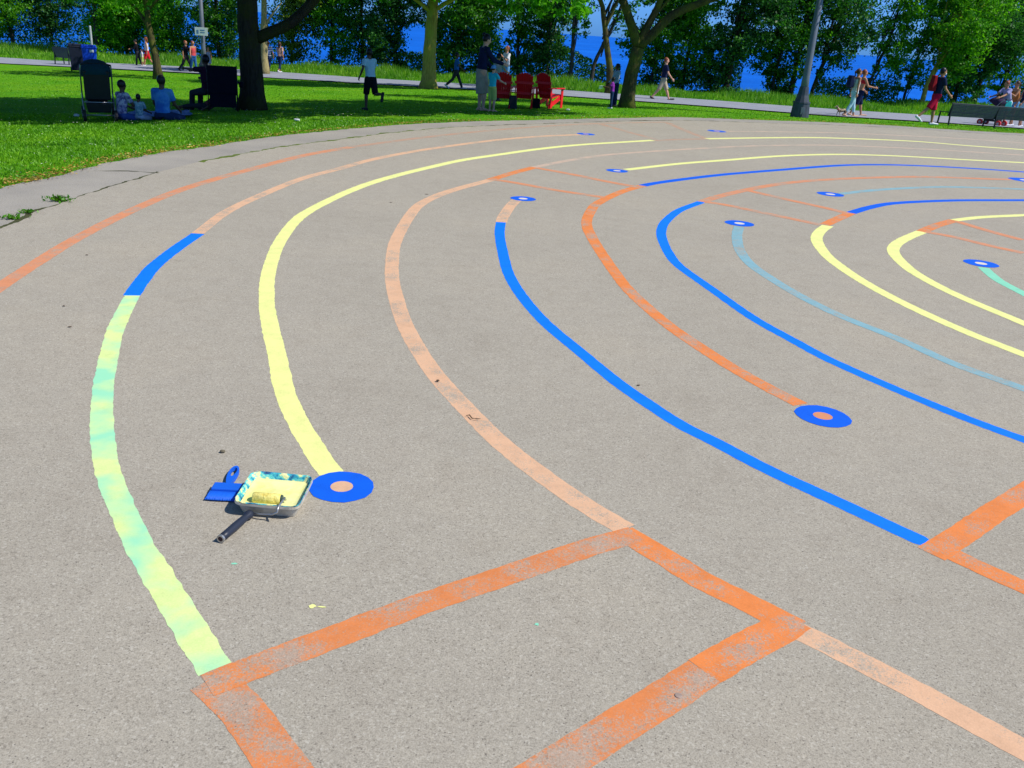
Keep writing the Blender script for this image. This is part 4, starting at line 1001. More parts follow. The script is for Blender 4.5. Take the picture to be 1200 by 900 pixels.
# man in khaki shorts
person('man in navy tee and khaki shorts striding along the path right of the forked tree', at(775,117.3), 1.78, 5, legs=((24,2),(-24,14)), arms=((-12,8,14),(20,10,22)), top=('tee', NAVY), bottom=('shorts', KHAKI), hair=('short', HR_R), skin=SK_L, shoes=SHOE_B, group=GW)
# pair with dog
pa, qa = person('woman in white vest and pale blue trousers walking the small dog', at(996,137), 1.72, 8, legs=((12,2),(-12,16)), arms=((-10,8,8),(-8,10,8)), top=('tank', WHITE), bottom=('leggings', SKYC), hair=('pony', HR_BR), skin=SK_T, shoes=mat('sandal', (.5,.3,.2), .7), group=GW)
person('woman in red bikini top and navy shorts beside the woman in pale blue trousers', at(1003,136), 1.74, 4, legs=((16,2),(-14,14)), arms=((10,10,40),(28,10,55)), top=('bra', REDC), bottom=('shorts', NAVY), hair=('pony', HR_R), skin=SK_T, shoes=mat('sandal', (.5,.3,.2), .7), group=GW)
# backpack
bpk = MB().box((0,0,0), (.30,.17,.42), taper=.75).ell((0,-.06,-.06), (.13,.08,.14)).remesh('backpack', NAVY, None, .016, 9); bpk.location = world(pa, qa['P']+Vector((0,-.24,.36))); bpk.rotation_euler.z = pa.rotation_euler.z; tag(bpk, 'dark backpack worn by the woman with the small dog', 'backpack')
# man in red shorts
pm, qm = person('man in navy tee and crimson shorts with a white face mask', at(1090,146), 1.82, 6, legs=((6,2),(-30,16)), arms=((-4,8,12),(16,10,30)), lean=4, top=('tee', NAVY), bottom=('shorts', CRIM), hair=('short', HR_B), skin=SK_T, shoes=SHOE_W, mask=WHITE, group=GW)
bpk = MB().box((0,0,0), (.28,.15,.50), taper=.75).ell((0,-.06,-.08), (.12,.07,.15)).remesh('backpack', cloth('red_pack', (.26,.012,.02)), None, .016, 9); bpk.location = world(pm, qm['P']+Vector((0,-.22,.36))); bpk.rotation_euler.z = pm.rotation_euler.z; tag(bpk, 'dark red backpack on the man in crimson shorts', 'backpack')
# group with pushchair at the right
person('person in lilac top and white shorts bending over the pushchair behind the bench', at(1174,148), 1.75, 200, legs=((6,2),(-8,8)), arms=((50,6,20),(46,8,25)), lean=26, top=('tee', cloth('lilac', (.35,.32,.55))), bottom=('mini', WHITE), hair=('bun', HR_R), skin=SK_T, shoes=SHOE_W)
person('person in orange-brown top behind the bench leaning towards the pushchair', at(1183,147.5), 1.75, 190, legs=((6,2),(-6,8)), arms=((35,8,80),(20,12,30)), lean=12, top=('tank', cloth('rust', (.40,.14,.04))), bottom=('mini', cloth('denim_short', (.10,.28,.52))), hair=('pony', HR_BR), skin=SK_T, shoes=SHOE_W)
person('person in navy top and white shorts at the right edge behind the bench', at(1193,149), 1.72, 185, legs=((4,2),(-6,8)), arms=((18,14,20),(10,12,15)), top=('tank', NAVY), bottom=('mini', SKYC), hair=('long', HR_BR), skin=SK_T, shoes=SHOE_W)
# picnic
PG = None
def ground_seat(px, py): return at(px, py)
person('seated person with big dark hair and patterned shirt right of the stroller', ground_seat(143,141), 1.30, 60, legs=((80,118,25),(80,118,25)), arms=((30,10,40),(30,10,40)), seat=.10, lean=8, top=('tee', printed('print_lilac', (.06,.05,.16), (.22,.20,.36), (.45,.42,.5))), bottom=('leggings', cloth('blue_pant', (.03,.07,.25))), hair=('afro', HR_B), skin=SK_D)
person('small child with dark hair seated between the patterned shirt and the blue shirt', ground_seat(164,141), .86, 80, legs=((82,20,15),(82,20,15)), arms=((20,10,50),(20,10,50)), seat=.07, lean=2, top=('tee', printed('print_teal', (.05,.12,.2), (.12,.24,.32), (.3,.42,.45))), bottom=('shorts', PALEB), hair=('short', HR_B), skin=SK_D)
person('man in blue shirt seated on the blanket with his back to the camera', ground_seat(191.5,141), 1.48, 88, legs=((80,118,28),(80,118,28)), arms=((18,10,40),(18,10,40)), seat=.11, lean=4, top=('tee', printed('shirt_blue_fade', (.01,.10,.42), (.02,.15,.48), (.06,.24,.55), 5)), bottom=('trousers', DJEAN), hair=('short', HR_B), skin=SK_D, build=1.05)
cc = at(259,129.8)
person('dark seated person stretching an arm out to the left from the camp chair', (cc.x-.36, cc.y+.25, cc.z), 1.60, 150, legs=((80,75,6),(84,80,6)), arms=((86,4,6,0),(30,10,60)), seat=.40, lean=3, top=('tee', cloth('maroon', (.04,.012,.03))), bottom=('trousers', CHAR), hair=('short', HR_B), skin=SK_D, shoes=SHOE_B)
person('person lying on the lawn in pink and grey beside the camp chair', at(238,129.5)+Vector((0,.3,0)), 1.3, 175, legs=((88,6,4),(86,12,6)), arms=((30,10,30),(30,10,30)), seat=.09, lean=-52, top=('tee', cloth('dull_pink', (.16,.05,.05))), bottom=('leggings', CHAR), hair=('short', HR_B), skin=SK_D)

# ------------------------------------------------------------------ dog and leash
def dog(loc, face, L=.42):
    root = empty('dog', loc, R(face)-math.pi/2); tag(root, 'small fawn and black dog trotting left of the woman in pale blue trousers', 'dog')
    b = MB(); z = .20
    b.tube([(0,-.17,z+.02),(0,-.08,z+.03),(0,.06,z+.01),(0,.15,z+.03)], [(.045,.05),(.055,.058),(.065,.075),(.05,.06)], 12)
    b.tube([(0,.13,z+.04),(0,.20,z+.12)], [.045,.035], 10); b.ell((0,.225,z+.135), (.042,.05,.04)); b.tube([(0,.25,z+.125),(0,.31,z+.11)], [.026,.017], 8)
    for s in (-1, 1):
        b.tube([(s*.028,.205,z+.165),(s*.045,.20,z+.205)], [.016,.005], 6)
        b.tube([(s*.038,.12,z),(s*.038,.125+s*.03,z-.09),(s*.038,.12+s*.05,.03),(s*.038,.14+s*.05,.012)], [.026,.017,.013,.014], 8)
        b.tube([(s*.038,-.13,z),(s*.04,-.09-s*.03,z-.08),(s*.04,-.15-s*.03,.08),(s*.04,-.14-s*.03,.015),(s*.04,-.115-s*.03,.012)], [.036,.024,.015,.013,.012], 8)
    b.tube([(0,-.18,z+.05),(0,-.24,z+.13),(0,-.22,z+.19)], [.016,.012,.005], 8)
    b.remesh('body', printed('dog_fur', (.04,.03,.025), (.42,.30,.18), (.5,.38,.25), 7), root, .008, 2)
    MB().tube([(0,.165,z+.04),(0,.172,z+.055)], [.047,.045], 14).build('collar', REDC, root, True)
    return root
dg = dog(at(985.5,136.5), 186)
hand = world(pa, qa['arms'][0][2]+Vector(qa['arms'][0][3])*.08); nk = world(dg, (0,.15,.26))
pts = [hand.lerp(nk, k/8)+Vector((0,0,-.12*math.sin(math.pi*k/8))) for k in range(9)]
o = MB().tube(pts, .006, 6).build('leash', CHAR); tag(o, 'thin dark leash from the woman to the small dog', 'leash')

# ------------------------------------------------------------------ adirondack chairs
M_RED = mat('red_plastic', (.74,.004,.012), .45, .10, 5, spec=.4)
def adirondack(loc, rz, label):
    root = empty('lawn_chair', loc, rz); root.scale = (.80, 1, 1); tag(root, label, 'lawn chair', 'red slatted lawn chairs')
    # +y is where the sitter looks
    tilt = R(-22); Rb = Matrix.Rotation(-tilt, 3, 'X')
    bk = MB(); n = 7; w = .083
    for i in range(n):
        x = (i-3)*w*1.0; H = .735-.0085*(i-3)**2
        fan = (i-3)*.012
        M = Matrix.Translation((0,-.16,.26)) @ Matrix.Rotation(R(20), 4, 'X') @ Matrix.Translation((x*.88,0,0)) @ Matrix.Rotation(fan*1.4, 4, 'Y')
        hb2, ht2 = .0355, .0425
        vs = []
        for (z_, hw_) in ((0,hb2),(H-.035,ht2),(H,ht2*.72)):
            vs += [M @ Vector(q) for q in ((-hw_,-.01,z_),(hw_,-.01,z_),(hw_,.01,z_),(-hw_,.01,z_))]
        bk.add(vs, [(0,3,2,1),(8,9,10,11)]+[(a_*4+k, a_*4+(k+1)%4, a_*4+4+(k+1)%4, a_*4+4+k) for a_ in (0,1) for k in range(4)])
    bk.build('backrest', M_RED, root, bevel=.003)
    for hh in (.16, .46):
        M = Matrix.Translation((0,-.16,.26)) @ Matrix.Rotation(R(20), 4, 'X')
        m_ = MB(); a = M @ Vector((-.33 if hh > .3 else -.27,-.026,hh)); c = M @ Vector((.33 if hh > .3 else .27,-.026,hh)); m_.bar(a, c, .03, .07); m_.build('back_brace', M_RED, root, bevel=.003)
    st = MB()
    for i in range(6):
        y = -.13+i*.098; z = .27+.016*i*1.1
        st.box((0,y,z), (.50,.086,.02), Matrix.Rotation(R(9), 3, 'X'))
    st.build('seat', M_RED, root, bevel=.003)
    for s in (-1, 1):
        MB().bar((s*.265,-.36,.03), (s*.265,.44,.335), .03, .12).build('side_rail', M_RED, root, bevel=.003)
        MB().bar((s*.30,.34,0), (s*.30,.34,.53), .11, .028, (1,0,0)).build('leg', M_RED, root, bevel=.003)
        MB().bar((s*.30,-.24,.0), (s*.30,-.29,.53), .09, .028, (1,0,0)).build('leg', M_RED, root, bevel=.003)
        arm = MB(); arm.prism([(s*.24,-.36),(s*.30,-.38),(s*.37,-.2),(s*.385,.36),(s*.34,.44),(s*.26,.42),(s*.235,.2)][::s], .532, .556); arm.build('armrest', M_RED, root, bevel=.003)
    return root
adirondack(at(587.5,126), R(2), 'leftmost red slatted lawn chair, partly hidden by the child in the sun hat')
adirondack(at(613.5,126.3), R(-3), 'middle one of the three red slatted lawn chairs')
adirondack(at(642,126), R(-32), 'rightmost red slatted lawn chair, turned so its armrest shows')
# bags between the chairs
o = MB().box((0,0,.17), (.26,.16,.34), taper=.7).remesh('shoulder_bag', CHAR, None, .015, 4); o.location = at(600.5,127); tag(o, 'dark bag on the grass between the left and middle red chairs', 'bag')
o = MB().box((0,0,.13), (.24,.16,.26), taper=.8).remesh('shoulder_bag', BLACK, None, .015, 4); o.location = at(628,126.5); tag(o, 'small black bag between the middle and right red chairs', 'bag')
for (px, py, lab) in ((665.5,129.5,'crumpled white wrapper on the grass right of the red chairs'),(348,142,'small white scrap on the lawn right of the thick dark trunk'),(90,136.5,'pale grey scrap in the shade left of the stroller')):
    q = MB().ell((0,0,.025), (.06,.04,.025), 9, 6); q.v = [(x+random.uniform(-.01,.01), y+random.uniform(-.01,.01), max(0, z+random.uniform(-.01,.01))) for x, y, z in q.v]
    o = q.build('litter', cloth('scrap', (.6,.62,.62))); o.location = at(px, py); tag(o, lab, 'litter')

# ------------------------------------------------------------------ wheelie bins
def bin_(loc, rz, col, label, H, tag_=False):
    root = empty('wheelie_bin', loc, rz); tag(root, label, 'bin')
    MB().box((0,0,H*.47), (.50,.56,H*.84), taper=1.22).build('body', col, root, bevel=.02)
    MB().prism([(-.33,-.36),(.33,-.36),(.33,.38),(-.33,.38)], H*.89, H*.93).prism([(-.30,-.33),(.30,-.33),(.30,.30),(-.30,.30)], H*.93, H*1.0).build('lid', col, root, bevel=.02)
    MB().tube([(-.26,.40,H*.86),(.26,.40,H*.86)], .018, 8).build('handle', mat('bin_black', (.01,.01,.012), .5), root)
    for s in (-1, 1): MB().tube([(s*.22,.27,.10),(s*.29,.27,.10)], .10, 16).build('wheel', mat('bin_black', (.01,.01,.012), .5), root)
    if tag_: MB().box((.10,-.352,H*.80), (.17,.008,.10)).build('sticker', mat('bin_label', (.65,.66,.68), .6), root)
    return root
bin_(at(107,86), R(26), mat('bin_blue', (.004,.06,.62), .5, .08), 'bright blue wheelie bin with a white sticker behind the stroller', 1.22, True)
bin_(at(91.5,84), R(28), mat('bin_dark', (.008,.012,.03), .55), 'black wheelie bin left of the blue one', 1.22)
b = at(99,84.5)+Vector((0,1.0,0)); o = MB().tube([(0,0,0),(0,0,1.98),(0,0,2.0)], [.05,.05,.03], 10).build('marker_post', mat('post_grey', (.42,.45,.48), .5)); o.location = b; tag(o, 'pale grey post sticking up behind the two bins', 'post')

# ------------------------------------------------------------------ benches
M_STEEL = mat('bench_steel', (.035,.042,.05), .45, .12, 8, metal=.3); M_STEEL_D = mat('bench_leg', (.02,.024,.03), .5, metal=.3)
def bench(a, b_, label, H=.84, nlegs=3, facing=1):
    a, b_ = Vector(a), Vector(b_); L = (b_-a).length; d = (b_-a)/L
    root = empty('park_bench', a, math.atan2(d.y, d.x)); tag(root, label, 'bench'); root.rotation_euler.y = -math.asin(max(-.3, min(.3, d.z)))
    bk = MB(); n = 9; z0 = H*.42
    for i in range(n):
        z = z0+(H-z0)*(i+.5)/n; bk.box((L/2, -.02-(z-z0)*.22*facing, z), (L, .018, (H-z0)/n*.93))
    for k in range(int(L/.6)+1): bk.box((min(L-.03, .03+k*.6), -.030-.03*facing, (H+z0)/2), (.03,.012,(H-z0)*.95), Matrix.Rotation(R(12)*facing, 3, 'X'))
    bk.build('backrest', M_STEEL, root)
    MB().tube([(0,-.10*facing,H+.008),(L,-.10*facing,H+.008)], .018, 8).build('top_rail', M_STEEL, root)
    st = MB()
    for i in range(7): st.box((L/2, facing*(.05+i*.062), .44-.004*i), (L,.046,.014))
    st.build('seat', M_STEEL, root)
    for k in range(nlegs):
        x = .06+(L-.12)*k/(nlegs-1)
        MB().bar((x,-.10*facing,0), (x,-.06*facing,.45), .05, .03, (1,0,0)).bar((x,-.06*facing,.42), (x,-.10*facing,H), .04, .028, (1,0,0)).build('leg', M_STEEL_D, root)
        MB().bar((x,.42*facing,0), (x,.40*facing,.42), .05, .03, (1,0,0)).bar((x,-.06*facing,.42), (x,.42*facing,.42), .03, .03).build('leg', M_STEEL_D, root)
    return root
a = at(1107,146.5); b = at(1165,150.2); b2 = a+(b-a)*1.9
bench(a, b2, 'long dark metal bench at the right edge of the paved circle', H=.72, nlegs=3)
a = at(66,75.5); b = at(84,77); bench(a, b, 'dark metal bench at the path left of the black bin', H=.84, nlegs=2)

# ------------------------------------------------------------------ lamp posts
M_POST = mat('lamp_post_steel', (.13,.15,.19), .5, .15, 3, metal=.2); M_POSTD = mat('lamp_post_base', (.055,.065,.085), .55, .2, 5, metal=.2)
def lamp_post(loc, label, H=7.5, r=.10, sc=1.0):
    root = empty('lamp_post', loc); tag(root, label, 'lamp post')
    MB().tube([(0,0,.55*sc),(0,0,1.2*sc),(0,0,H)], [r*1.25,r,r*.62], 16).build('pole', M_POST, root, True)
    MB().tube([(0,0,-.1),(0,0,.03),(0,0,.42*sc)], [r*2.7,r*2.65,r*2.35], 12).tube([(0,0,.42*sc),(0,0,.46*sc)], [r*2.5,r*2.45], 12).tube([(0,0,.46*sc),(0,0,.65*sc),(0,0,.9*sc)], [r*2.1,r*1.6,r*1.3], 12).build('base', M_POSTD, root)
    MB().box((0,-r*2.45,.2*sc), (.13,.02,.22)).build('hatch', M_POST, root, bevel=.004)
    MB().tube([(0,0,H),(0,0,H+.12),(0,0,H+.3),(0,0,H+.55)], [.07,.16,.2,.17], 14).build('lantern', mat('lamp_glass', (.6,.62,.62), .3), root, True)
    MB().tube([(0,0,H+.55),(0,0,H+.62),(0,0,H+.72)], [.24,.2,.04], 14).build('lantern_cap', M_POSTD, root, True)
    return root
lamp_post(at(936.5,137), 'tall grey lamp post with flared dark base at the edge of the paved circle', r=.115, sc=1.05)
lp = lamp_post(at(240,87), 'grey lamp post carrying a small white sign left of the thick trunk', r=.105)
sg = MB().box((0,-.16,1.93), (.60,.02,.36)).build('sign', mat('sign_white', (.72,.74,.78), .4, .03), lp, bevel=.003)
sb_ = MB().box((-.17,-.172,1.91), (.10,.004,.17)).box((.06,-.172,1.99), (.22,.004,.05)).box((.06,-.172,1.89), (.22,.004,.04)).build('sign_print', mat('sign_print', (.12,.22,.45), .5), sg)

# ------------------------------------------------------------------ stroller, camp chair, blanket, pushchair
M_CAN = cloth('canopy', (.006,.035,.05)); M_FR = mat('stroller_frame', (.28,.29,.31), .35, .1, metal=.7); M_BLK = mat('black_rubber', (.012,.012,.014), .6)
def stroller(loc, rz, label, can, s=1.0, wheelm=M_BLK, hood=True):
    root = empty('stroller', loc, rz); root.scale = (s, s, s); tag(root, label, 'stroller')
    # +y is travel direction, handle at -y
    cn = MB(); 
    prof = []
    for i in range(9):
        a = R(20+i*16); prof.append((0, .10-.30*math.cos(a)*.8, .78+.26*math.sin(a)))
    n = 11
    vs = []; fs = []
    for i, (x, y, z) in enumerate(prof):
        for k in range(n):
            u = math.pi*k/(n-1); X_ = .26*math.cos(u); dz = .12*math.sin(u)-.10
            vs.append((X_, y, z+dz))
    for i in range(len(prof)-1):
        for k in range(n-1): fs.append((i*n+k, i*n+k+1, (i+1)*n+k+1, (i+1)*n+k))
    cn.add(vs, fs)
    cn.tube([(0,-.17,.80),(0,-.13,.86),(0,-.02,.90),(0,.12,.92),(0,.24,.90)], [(.25,.08),(.26,.15),(.26,.18),(.26,.16),(.25,.06)], 14, cap=True)
    cn.build('canopy', can, root, True)
    bk = MB(); bk.prism([(-.22,-.02),(.22,-.02),(.22,.02),(-.22,.02)], 0, .52, Matrix.Translation((0,-.09,.38)) @ Matrix.Rotation(R(12), 4, 'X')); bk.build('backrest', M_BLK if hood else can, root, bevel=.015)
    MB().box((0,.10,.40), (.42,.40,.06)).box((0,.32,.28), (.36,.05,.22), Matrix.Rotation(R(-15), 3, 'X')).build('seat', M_BLK, root, bevel=.02)
    MB().box((0,.02,.24), (.38,.46,.16), taper=1.15).build('basket', M_BLK, root, bevel=.01)
    for s_ in (-1, 1):
        MB().tube([(s_*.25,.40,.10),(s_*.26,.12,.45),(s_*.26,-.20,.88),(s_*.25,-.34,1.0)], .013, 8).build('frame_tube', M_FR, root, True)
        MB().tube([(s_*.26,.10,.48),(s_*.26,-.26,.10)], .013, 8).build('frame_tube', M_FR, root, True)
        for y in (-.30, .40):
            w = MB().tube([(s_*.235,y,.11),(s_*.290,y,.11)], .11, 20).build('wheel', wheelm, root)
            MB().tube([(s_*.229,y,.11),(s_*.296,y,.11)], .045, 12).build('hub', M_FR, w)
    MB().tube([(-.25,-.34,1.0),(-.15,-.39,1.03),(.15,-.39,1.03),(.25,-.34,1.0)], .016, 8).build('handle', M_BLK, root, True)
    MB().tube([(-.26,-.26,.12),(.26,-.26,.12)], .012, 8).tube([(-.26,-.19,.34),(.26,-.19,.34)], .010, 8).build('axle', M_FR, root, True)
    return root
stroller(at(117.5,141), R(27), 'black stroller with dark green canopy on the shaded lawn at left', M_CAN, 1.0)
stroller(at(1163,147.3), R(40), 'dark pushchair with red wheels behind the long bench', cloth('canopy_plum', (.03,.02,.05)), 1.0, mat('wheel_red', (.60,.03,.03), .5))
o = MB().box((0,0,.16), (.30,.14,.34), taper=.8).remesh('tote_bag', cloth('teal_bag', (.03,.42,.42)), None, .015, 4); o.location = at(1167,147.3)+Vector((.1,-.3,.62)); tag(o, 'turquoise bag hanging on the pushchair behind the bench', 'bag')
# camp chair
def camp_chair(loc, rz, label):
    root = empty('camp_chair', loc, rz); tag(root, label, 'camp chair'); fb = cloth('camp_black', (.006,.006,.014))
    MB().prism([(-.30,-.012),(.30,-.012),(.30,.012),(-.30,.012)], 0, .60, Matrix.Translation((0,-.20,.38)) @ Matrix.Rotation(R(10), 4, 'X')).build('backrest', fb, root, bevel=.01)
    MB().box((0,.05,.40), (.56,.50,.02)).box((0,.30,.385), (.56,.03,.05)).build('seat', fb, root, bevel=.01)
    for s_ in (-1, 1):
        MB().box((s_*.33,.05,.62), (.09,.50,.015)).build('armrest', fb, root, bevel=.005)
        MB().tube([(s_*.31,-.30,.98),(s_*.31,-.17,.40),(s_*.31,-.15,.0)], .012, 8).build('leg', M_BLK, root, True); MB().tube([(s_*.31,.30,.63),(s_*.31,.30,0)], .012, 8).build('leg', M_BLK, root, True)
        MB().tube([(s_*.31,.30,.02),(s_*.31,-.15,.38)], .010, 6).tube([(s_*.31,-.15,.02),(s_*.31,.30,.38)], .010, 6).build('brace', M_BLK, root, True)
    MB().tube([(-.31,-.15,.02),(.31,-.15,.38)], .010, 6).tube([(.31,-.148,.02),(-.31,-.148,.38)], .010, 6).build('brace', M_BLK, root, True)
    MB().prism([(-.28,-.008),(.28,-.008),(.28,.008),(-.28,.008)], 0, .30, Matrix.Translation((0,-.185,.09))).build('back_pocket', fb, root, bevel=.006)
    MB().tube([(.40,-.02,.52),(.40,-.02,.64)], [.045,.052], 12).build('cup_holder', fb, root, True)
    return root
camp_chair(at(262,129.8), R(19), 'black folding camp chair with square back beside the thick dark trunk')
def blanket():
    P = [at(140,140.5), at(226,137.5), at(222,131.5), at(150,133)]
    n = 22; V = []
    for j in range(n):
        for i in range(n*2):
            u, v = i/(n*2-1), j/(n-1); q = (P[0]*(1-u)+P[1]*u)*(1-v)+(P[3]*(1-u)+P[2]*u)*v
            V.append((q.x+.03*math.sin(9*v+u*5), q.y+.03*math.sin(11*u), tz(q.x, q.y)+.045+.014*math.sin(u*31+v*7)*math.sin(v*17)))
    m_ = n*2; F = [(j*m_+i, j*m_+i+1, (j+1)*m_+i+1, (j+1)*m_+i) for j in range(n-1) for i in range(m_-1)]
    o = fast_mesh('picnic_blanket', np.array(V), np.array(F), printed('blanket_print', (.015,.06,.28), (.03,.12,.42), (.16,.26,.45), 9), smooth=True)
    tag(o, 'blue patterned picnic blanket under the seated group', 'blanket')
blanket()

# ------------------------------------------------------------------ paint tray, roller, brush
LB, RB, RT, LT = (flat(*p, .055) for p in ((274,589.5),(349,596.5),(367.5,559.5),(296,553.5)))
o0 = (LB+RB+RT+LT)/4
ex = (RB-LB)+(RT-LT); wx = np.linalg.norm(ex)/2; ex /= np.linalg.norm(ex); ey = np.array([-ex[1], ex[0], 0])
wy = abs(((LT+RT)/2-(LB+RB)/2) @ ey); ang = math.atan2(ex[1], ex[0])
skew = float(((LT+RT)/2-(LB+RB)/2) @ ex)
TW, TD, TH = wx*1.0, max(.20, wy*1.0), .052
tray = empty('paint_tray', (o0[0], o0[1], .006), ang); tag(tray, 'crusty plastic paint tray full of pale yellow paint beside the near blue ring', 'paint tray')
def rrect(w, d, r, n=5, sk=0):
    out = []
    for cx, cy, a0 in ((w/2-r, -d/2+r, -90), (w/2-r, d/2-r, 0), (-w/2+r, d/2-r, 90), (-w/2+r, -d/2+r, 180)):
        for k in range(n+1):
            a = R(a0+90*k/n); out.append((cx+r*math.cos(a)+sk*(cy+r*math.sin(a))/d, cy+r*math.sin(a)))
    return out
SK = skew*.95
mt, nt, b = nmat('tray_plastic'); f = noise(nt, 30, 4)
nt.links.new(ramp(nt, f, [(.35, (.42,.38,.30)), (.65, (.62,.58,.48))]), b.inputs['Base Color']); b.inputs['Roughness'].default_value = .35; b.inputs['Transmission Weight'].default_value = .15
def crust(name):
    m, nt, b = nmat(name); tc = nt.nodes.new('ShaderNodeTexCoord').outputs['Object']
    f = noise(nt, 26, 5, .65, vec=tc)
    c = ramp(nt, f, [(.36, (.015,.05,.16)), (.44, (.02,.28,.42)), (.50, (.10,.55,.50)), (.545, (.30,.62,.45)), (.56, (.75,.74,.30)), (.7, (.80,.78,.45))])
    nt.links.new(c, b.inputs['Base Color']); b.inputs['Roughness'].default_value = .5
    bump(nt, b, f, .8, .01); return m
M_CRUST = crust('dried_paint_crust')
def shell(rings, m, name, capb=True, thick=None):
    n = len(rings[0][0]); vs = []; fs = []
    for poly, z in rings: vs += [(p[0], p[1], z) for p in poly]
    for i in range(len(rings)-1):
        for k in range(n): fs.append((i*n+k, i*n+(k+1) % n, (i+1)*n+(k+1) % n, (i+1)*n+k))
    mb = MB(); mb.add(vs, fs+([tuple(range(n))] if capb else [])); return mb
outer = shell([(rrect(TW*.86, TD*.84, .025, sk=SK*.84), 0), (rrect(TW*.97, TD*.96, .032, sk=SK*.96), TH*.9), (rrect(TW*.98, TD*.97, .034, sk=SK*.97), TH), (rrect(TW*1.03, TD*1.03, .036, sk=SK*1.03), TH+.001), (rrect(TW*1.035, TD*1.035, .036, sk=SK*1.035), TH-.008)], mt, 'tray').build('shell', mt, tray)
nn_ = 6
inn = shell([(rrect(TW*.85, TD*.83, .024, sk=SK*.83), .022), (rrect(TW*.90, TD*.88, .028, sk=SK*.88), TH*.55), (rrect(TW*.965, TD*.955, .031, sk=SK*.955), TH*.93), (rrect(TW*.985, TD*.98, .034, sk=SK*.98), TH+.0025), (rrect(TW*1.02, TD*1.02, .036, sk=SK*1.02), TH+.003)], M_CRUST, 'c', capb=False)
inn.v = [(x+random.uniform(-.002,.002), y+random.uniform(-.002,.002), z+random.uniform(-.0012,.0022)) for x, y, z in inn.v]
inn.build('paint_crust', M_CRUST, tray, True)
PT, nt, b = nmat('wet_yellow_paint'); f = noise(nt, 14, 4)
nt.links.new(ramp(nt, f, [(.3, (.74,.70,.22)), (.6, (.80,.79,.36))]), b.inputs['Base Color']); b.inputs['Roughness'].default_value = .18; bump(nt, b, f, .5, .01)
q = rrect(TW*.885, TD*.87, .026, sk=SK*.87)
def ring_inset(k): return [(p[0]*k, p[1]*k) for p in q]
pp = MB(); vs = []; fs = []; rs = [1, .94, .8, .6, .4, .2]; n = len(q)
for i, k in enumerate(rs):
    for p in ring_inset(k): vs.append((p[0], p[1], .031+(.004 if k > .95 else 0)+random.uniform(-.0012,.0012)))
for i in range(len(rs)-1):
    for k in range(n): fs.append((i*n+k, i*n+(k+1) % n, (i+1)*n+(k+1) % n, (i+1)*n+k))
pp.add(vs, fs+[tuple((len(rs)-1)*n+k for k in range(n))]); pp.build('paint_pool', PT, tray, True)
# roller lies in the tray, handle rests on the ground in front
rc = flat(313,584.5, .047); rv = flat(327,586,.05)-flat(299,584,.05); rv /= np.linalg.norm(rv)
RR = .021; RLn = .105
A0 = Vector(rc)+Vector(rv)*(-RLn/2); B0 = Vector(rc)+Vector(rv)*(RLn/2)
M_NAP, nt, b = nmat('roller_nap'); f = noise(nt, 60, 3)
nt.links.new(ramp(nt, f, [(.3, (.62,.48,.09)), (.6, (.78,.68,.20))]), b.inputs['Base Color']); b.inputs['Roughness'].default_value = .6; bump(nt, b, f, .7, .01)
A0.z = B0.z = .006+.031+RR*.55
E1, E2 = flat(293,609.5,.0), flat(259,637.5,.0)
rol = empty('paint_roller', (E1[0], E1[1], .005)); tag(rol, 'paint roller with black handle and yellow sleeve resting in the tray', 'paint roller')
L_ = lambda v: tuple(Vector(v)-Vector((E1[0], E1[1], .005)))
MB().tube([L_(A0), L_(A0.lerp(B0,.03)), L_(A0.lerp(B0,.97)), L_(B0)], [RR*.9,RR,RR,RR*.9], 20).build('sleeve', M_NAP, rol, True)
MB().tube([L_(B0), L_(B0+Vector(rv)*.006)], [RR*.86,RR*.8], 16).build('end_cap', mat('cap_dark', (.03,.06,.05), .5), rol)
M_WIRE = mat('steel_wire', (.45,.45,.43), .35, .1, 20, metal=.8)
rim = Vector(flat(326,594.2,.0615)); rim2 = Vector(flat(325,600.5,.050)); 
fl1 = Vector(flat(319,603,.033)); fl2 = Vector(flat(305,602.5,.028)); hs_ = Vector(flat(296,601.5,.024))
MB().tube([L_(B0+Vector(rv)*.004), L_(B0+Vector(rv)*.018), L_(B0+Vector(rv)*.020+Vector((0,-.02,.02))), L_(rim), L_(rim2), L_(fl1), L_(fl2), L_(hs_)], .0036, 8).build('wire_frame', M_WIRE, rol, True)
M_HND = mat('handle_black', (.022,.028,.045), .4, .1)
h1 = Vector((E1[0], E1[1], .026)); h2 = Vector((E2[0], E2[1], .021)); hv = (h2-h1)
MB().tube([L_(hs_), L_(h1.lerp(hs_,.5)), L_(h1)], [.0045,.008,.012], 12).tube([L_(h1-hv*.03), L_(h1+hv*.04), L_(h1+hv*.12), L_(h1+hv*.22), L_(h1+hv*.5), L_(h1+hv*.8), L_(h2)], [.0155,.0175,.0115,.014,.0155,.0145,.0145], 16).build('handle', M_HND, rol, True)
MB().tube([L_(h2-hv*.03), L_(h2+hv*.012)], [.0155,.0153], 16).build('handle_ring', M_WIRE, rol)
MB().tube([L_(h2+hv*.01), L_(h2+hv*.014)], [.0095,.0095], 12).build('handle_socket', mat('socket_dark', (.05,.02,.02), .7), rol)
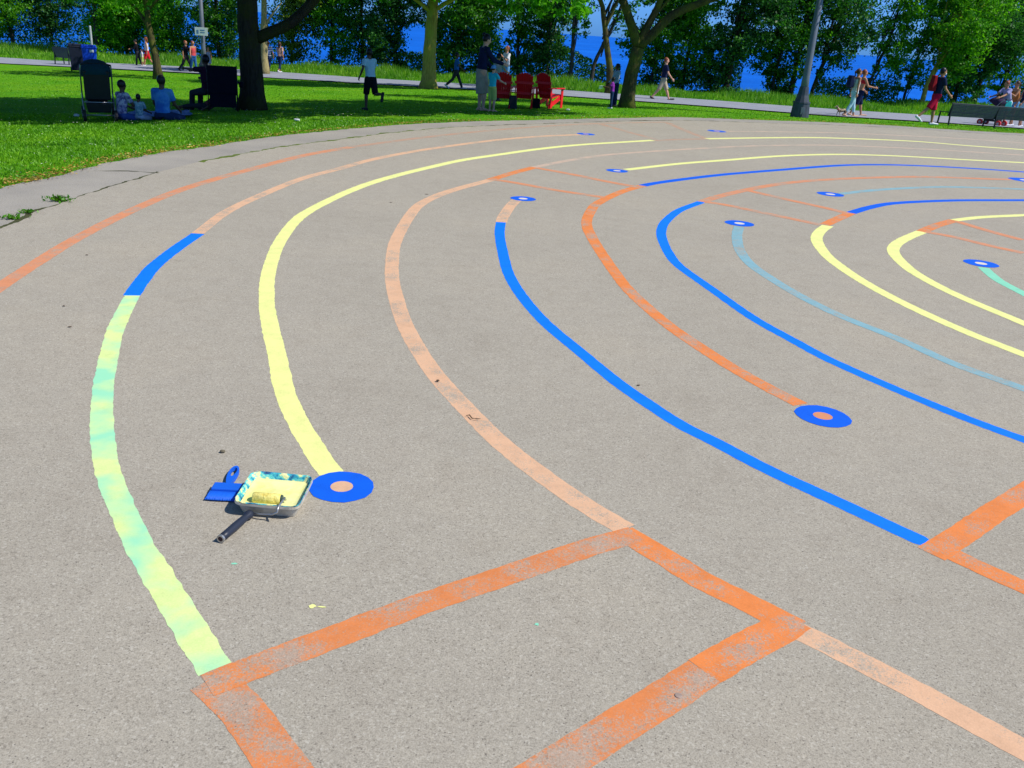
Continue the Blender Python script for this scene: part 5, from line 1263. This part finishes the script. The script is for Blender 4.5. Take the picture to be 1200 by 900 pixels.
# brush
M_BR = mat('brush_blue', (.008,.11,.62), .5, .08)
bl, br = flat(245,588.5), flat(281,590.5); bt1, bt2 = flat(248,573), flat(284,573)
c0 = (bl+br+bt1+bt2)/4; bx = (br-bl); wbr = np.linalg.norm(bx); bx /= wbr; by = np.array([-bx[1], bx[0], 0]); dbr = abs(((bt1+bt2)/2-(bl+br)/2) @ by)
brs = empty('paint_brush', (c0[0], c0[1], .005), math.atan2(bx[1], bx[0])); tag(brs, 'wide blue paint-soaked brush lying left of the tray', 'paint brush')
MB().box((0, dbr*.22, .014), (wbr*.96, dbr*.5, .026)).build('head', M_BR, brs, bevel=.005)
bm = MB()
for k in range(90):
    x = (-.5+(k+.5)/90)*wbr; bm.tube([(x, .0, .013), (x+random.uniform(-.003,.003), -dbr*.28, .012), (x+random.uniform(-.005,.005), -dbr*(.5+random.uniform(-.02,.02)), .007)], [.0042,.0042,.0028], 5)
bm.build('bristles', M_BR, brs, True)
hb_, ht_ = flat(269,570), flat(277.5,552)
def LBr(v): 
    d = np.array(v)-c0; return (float(d @ bx), float(d @ by))
a_, e_ = LBr(hb_), LBr(ht_); dv = Vector((e_[0]-a_[0], e_[1]-a_[1])); Ld = dv.length; dv.normalize(); pv = Vector((-dv.y, dv.x))
a_ = (a_[0]-dv.x*.03, a_[1]-dv.y*.03); Ld += .03
out_, hol = [], []
for k in range(24):
    t_ = 2*math.pi*k/24; y = .5-.5*math.cos(t_); w_ = math.sin(t_)*(.012+.007*y)
    yy = y*Ld; out_.append((a_[0]+dv.x*yy+pv.x*w_*1.25, a_[1]+dv.y*yy+pv.y*w_*1.25)); ym = Ld*(.45+.45*y); hol.append((a_[0]+dv.x*ym+pv.x*w_*.72, a_[1]+dv.y*ym+pv.y*w_*.72))
mb = MB(); vs = []
for z in (.006, .020): vs += [(p[0], p[1], z) for p in out_]+[(p[0], p[1], z) for p in hol]
n = 24; fs = []
for k in range(n):
    k1 = (k+1) % n
    fs += [(k, k1, n+k1, n+k), (2*n+k, 3*n+k, 3*n+k1, 2*n+k1), (k, 2*n+k, 2*n+k1, k1), (n+k, n+k1, 3*n+k1, 3*n+k)]
mb.add(vs, fs); mb.build('handle', M_BR, brs)
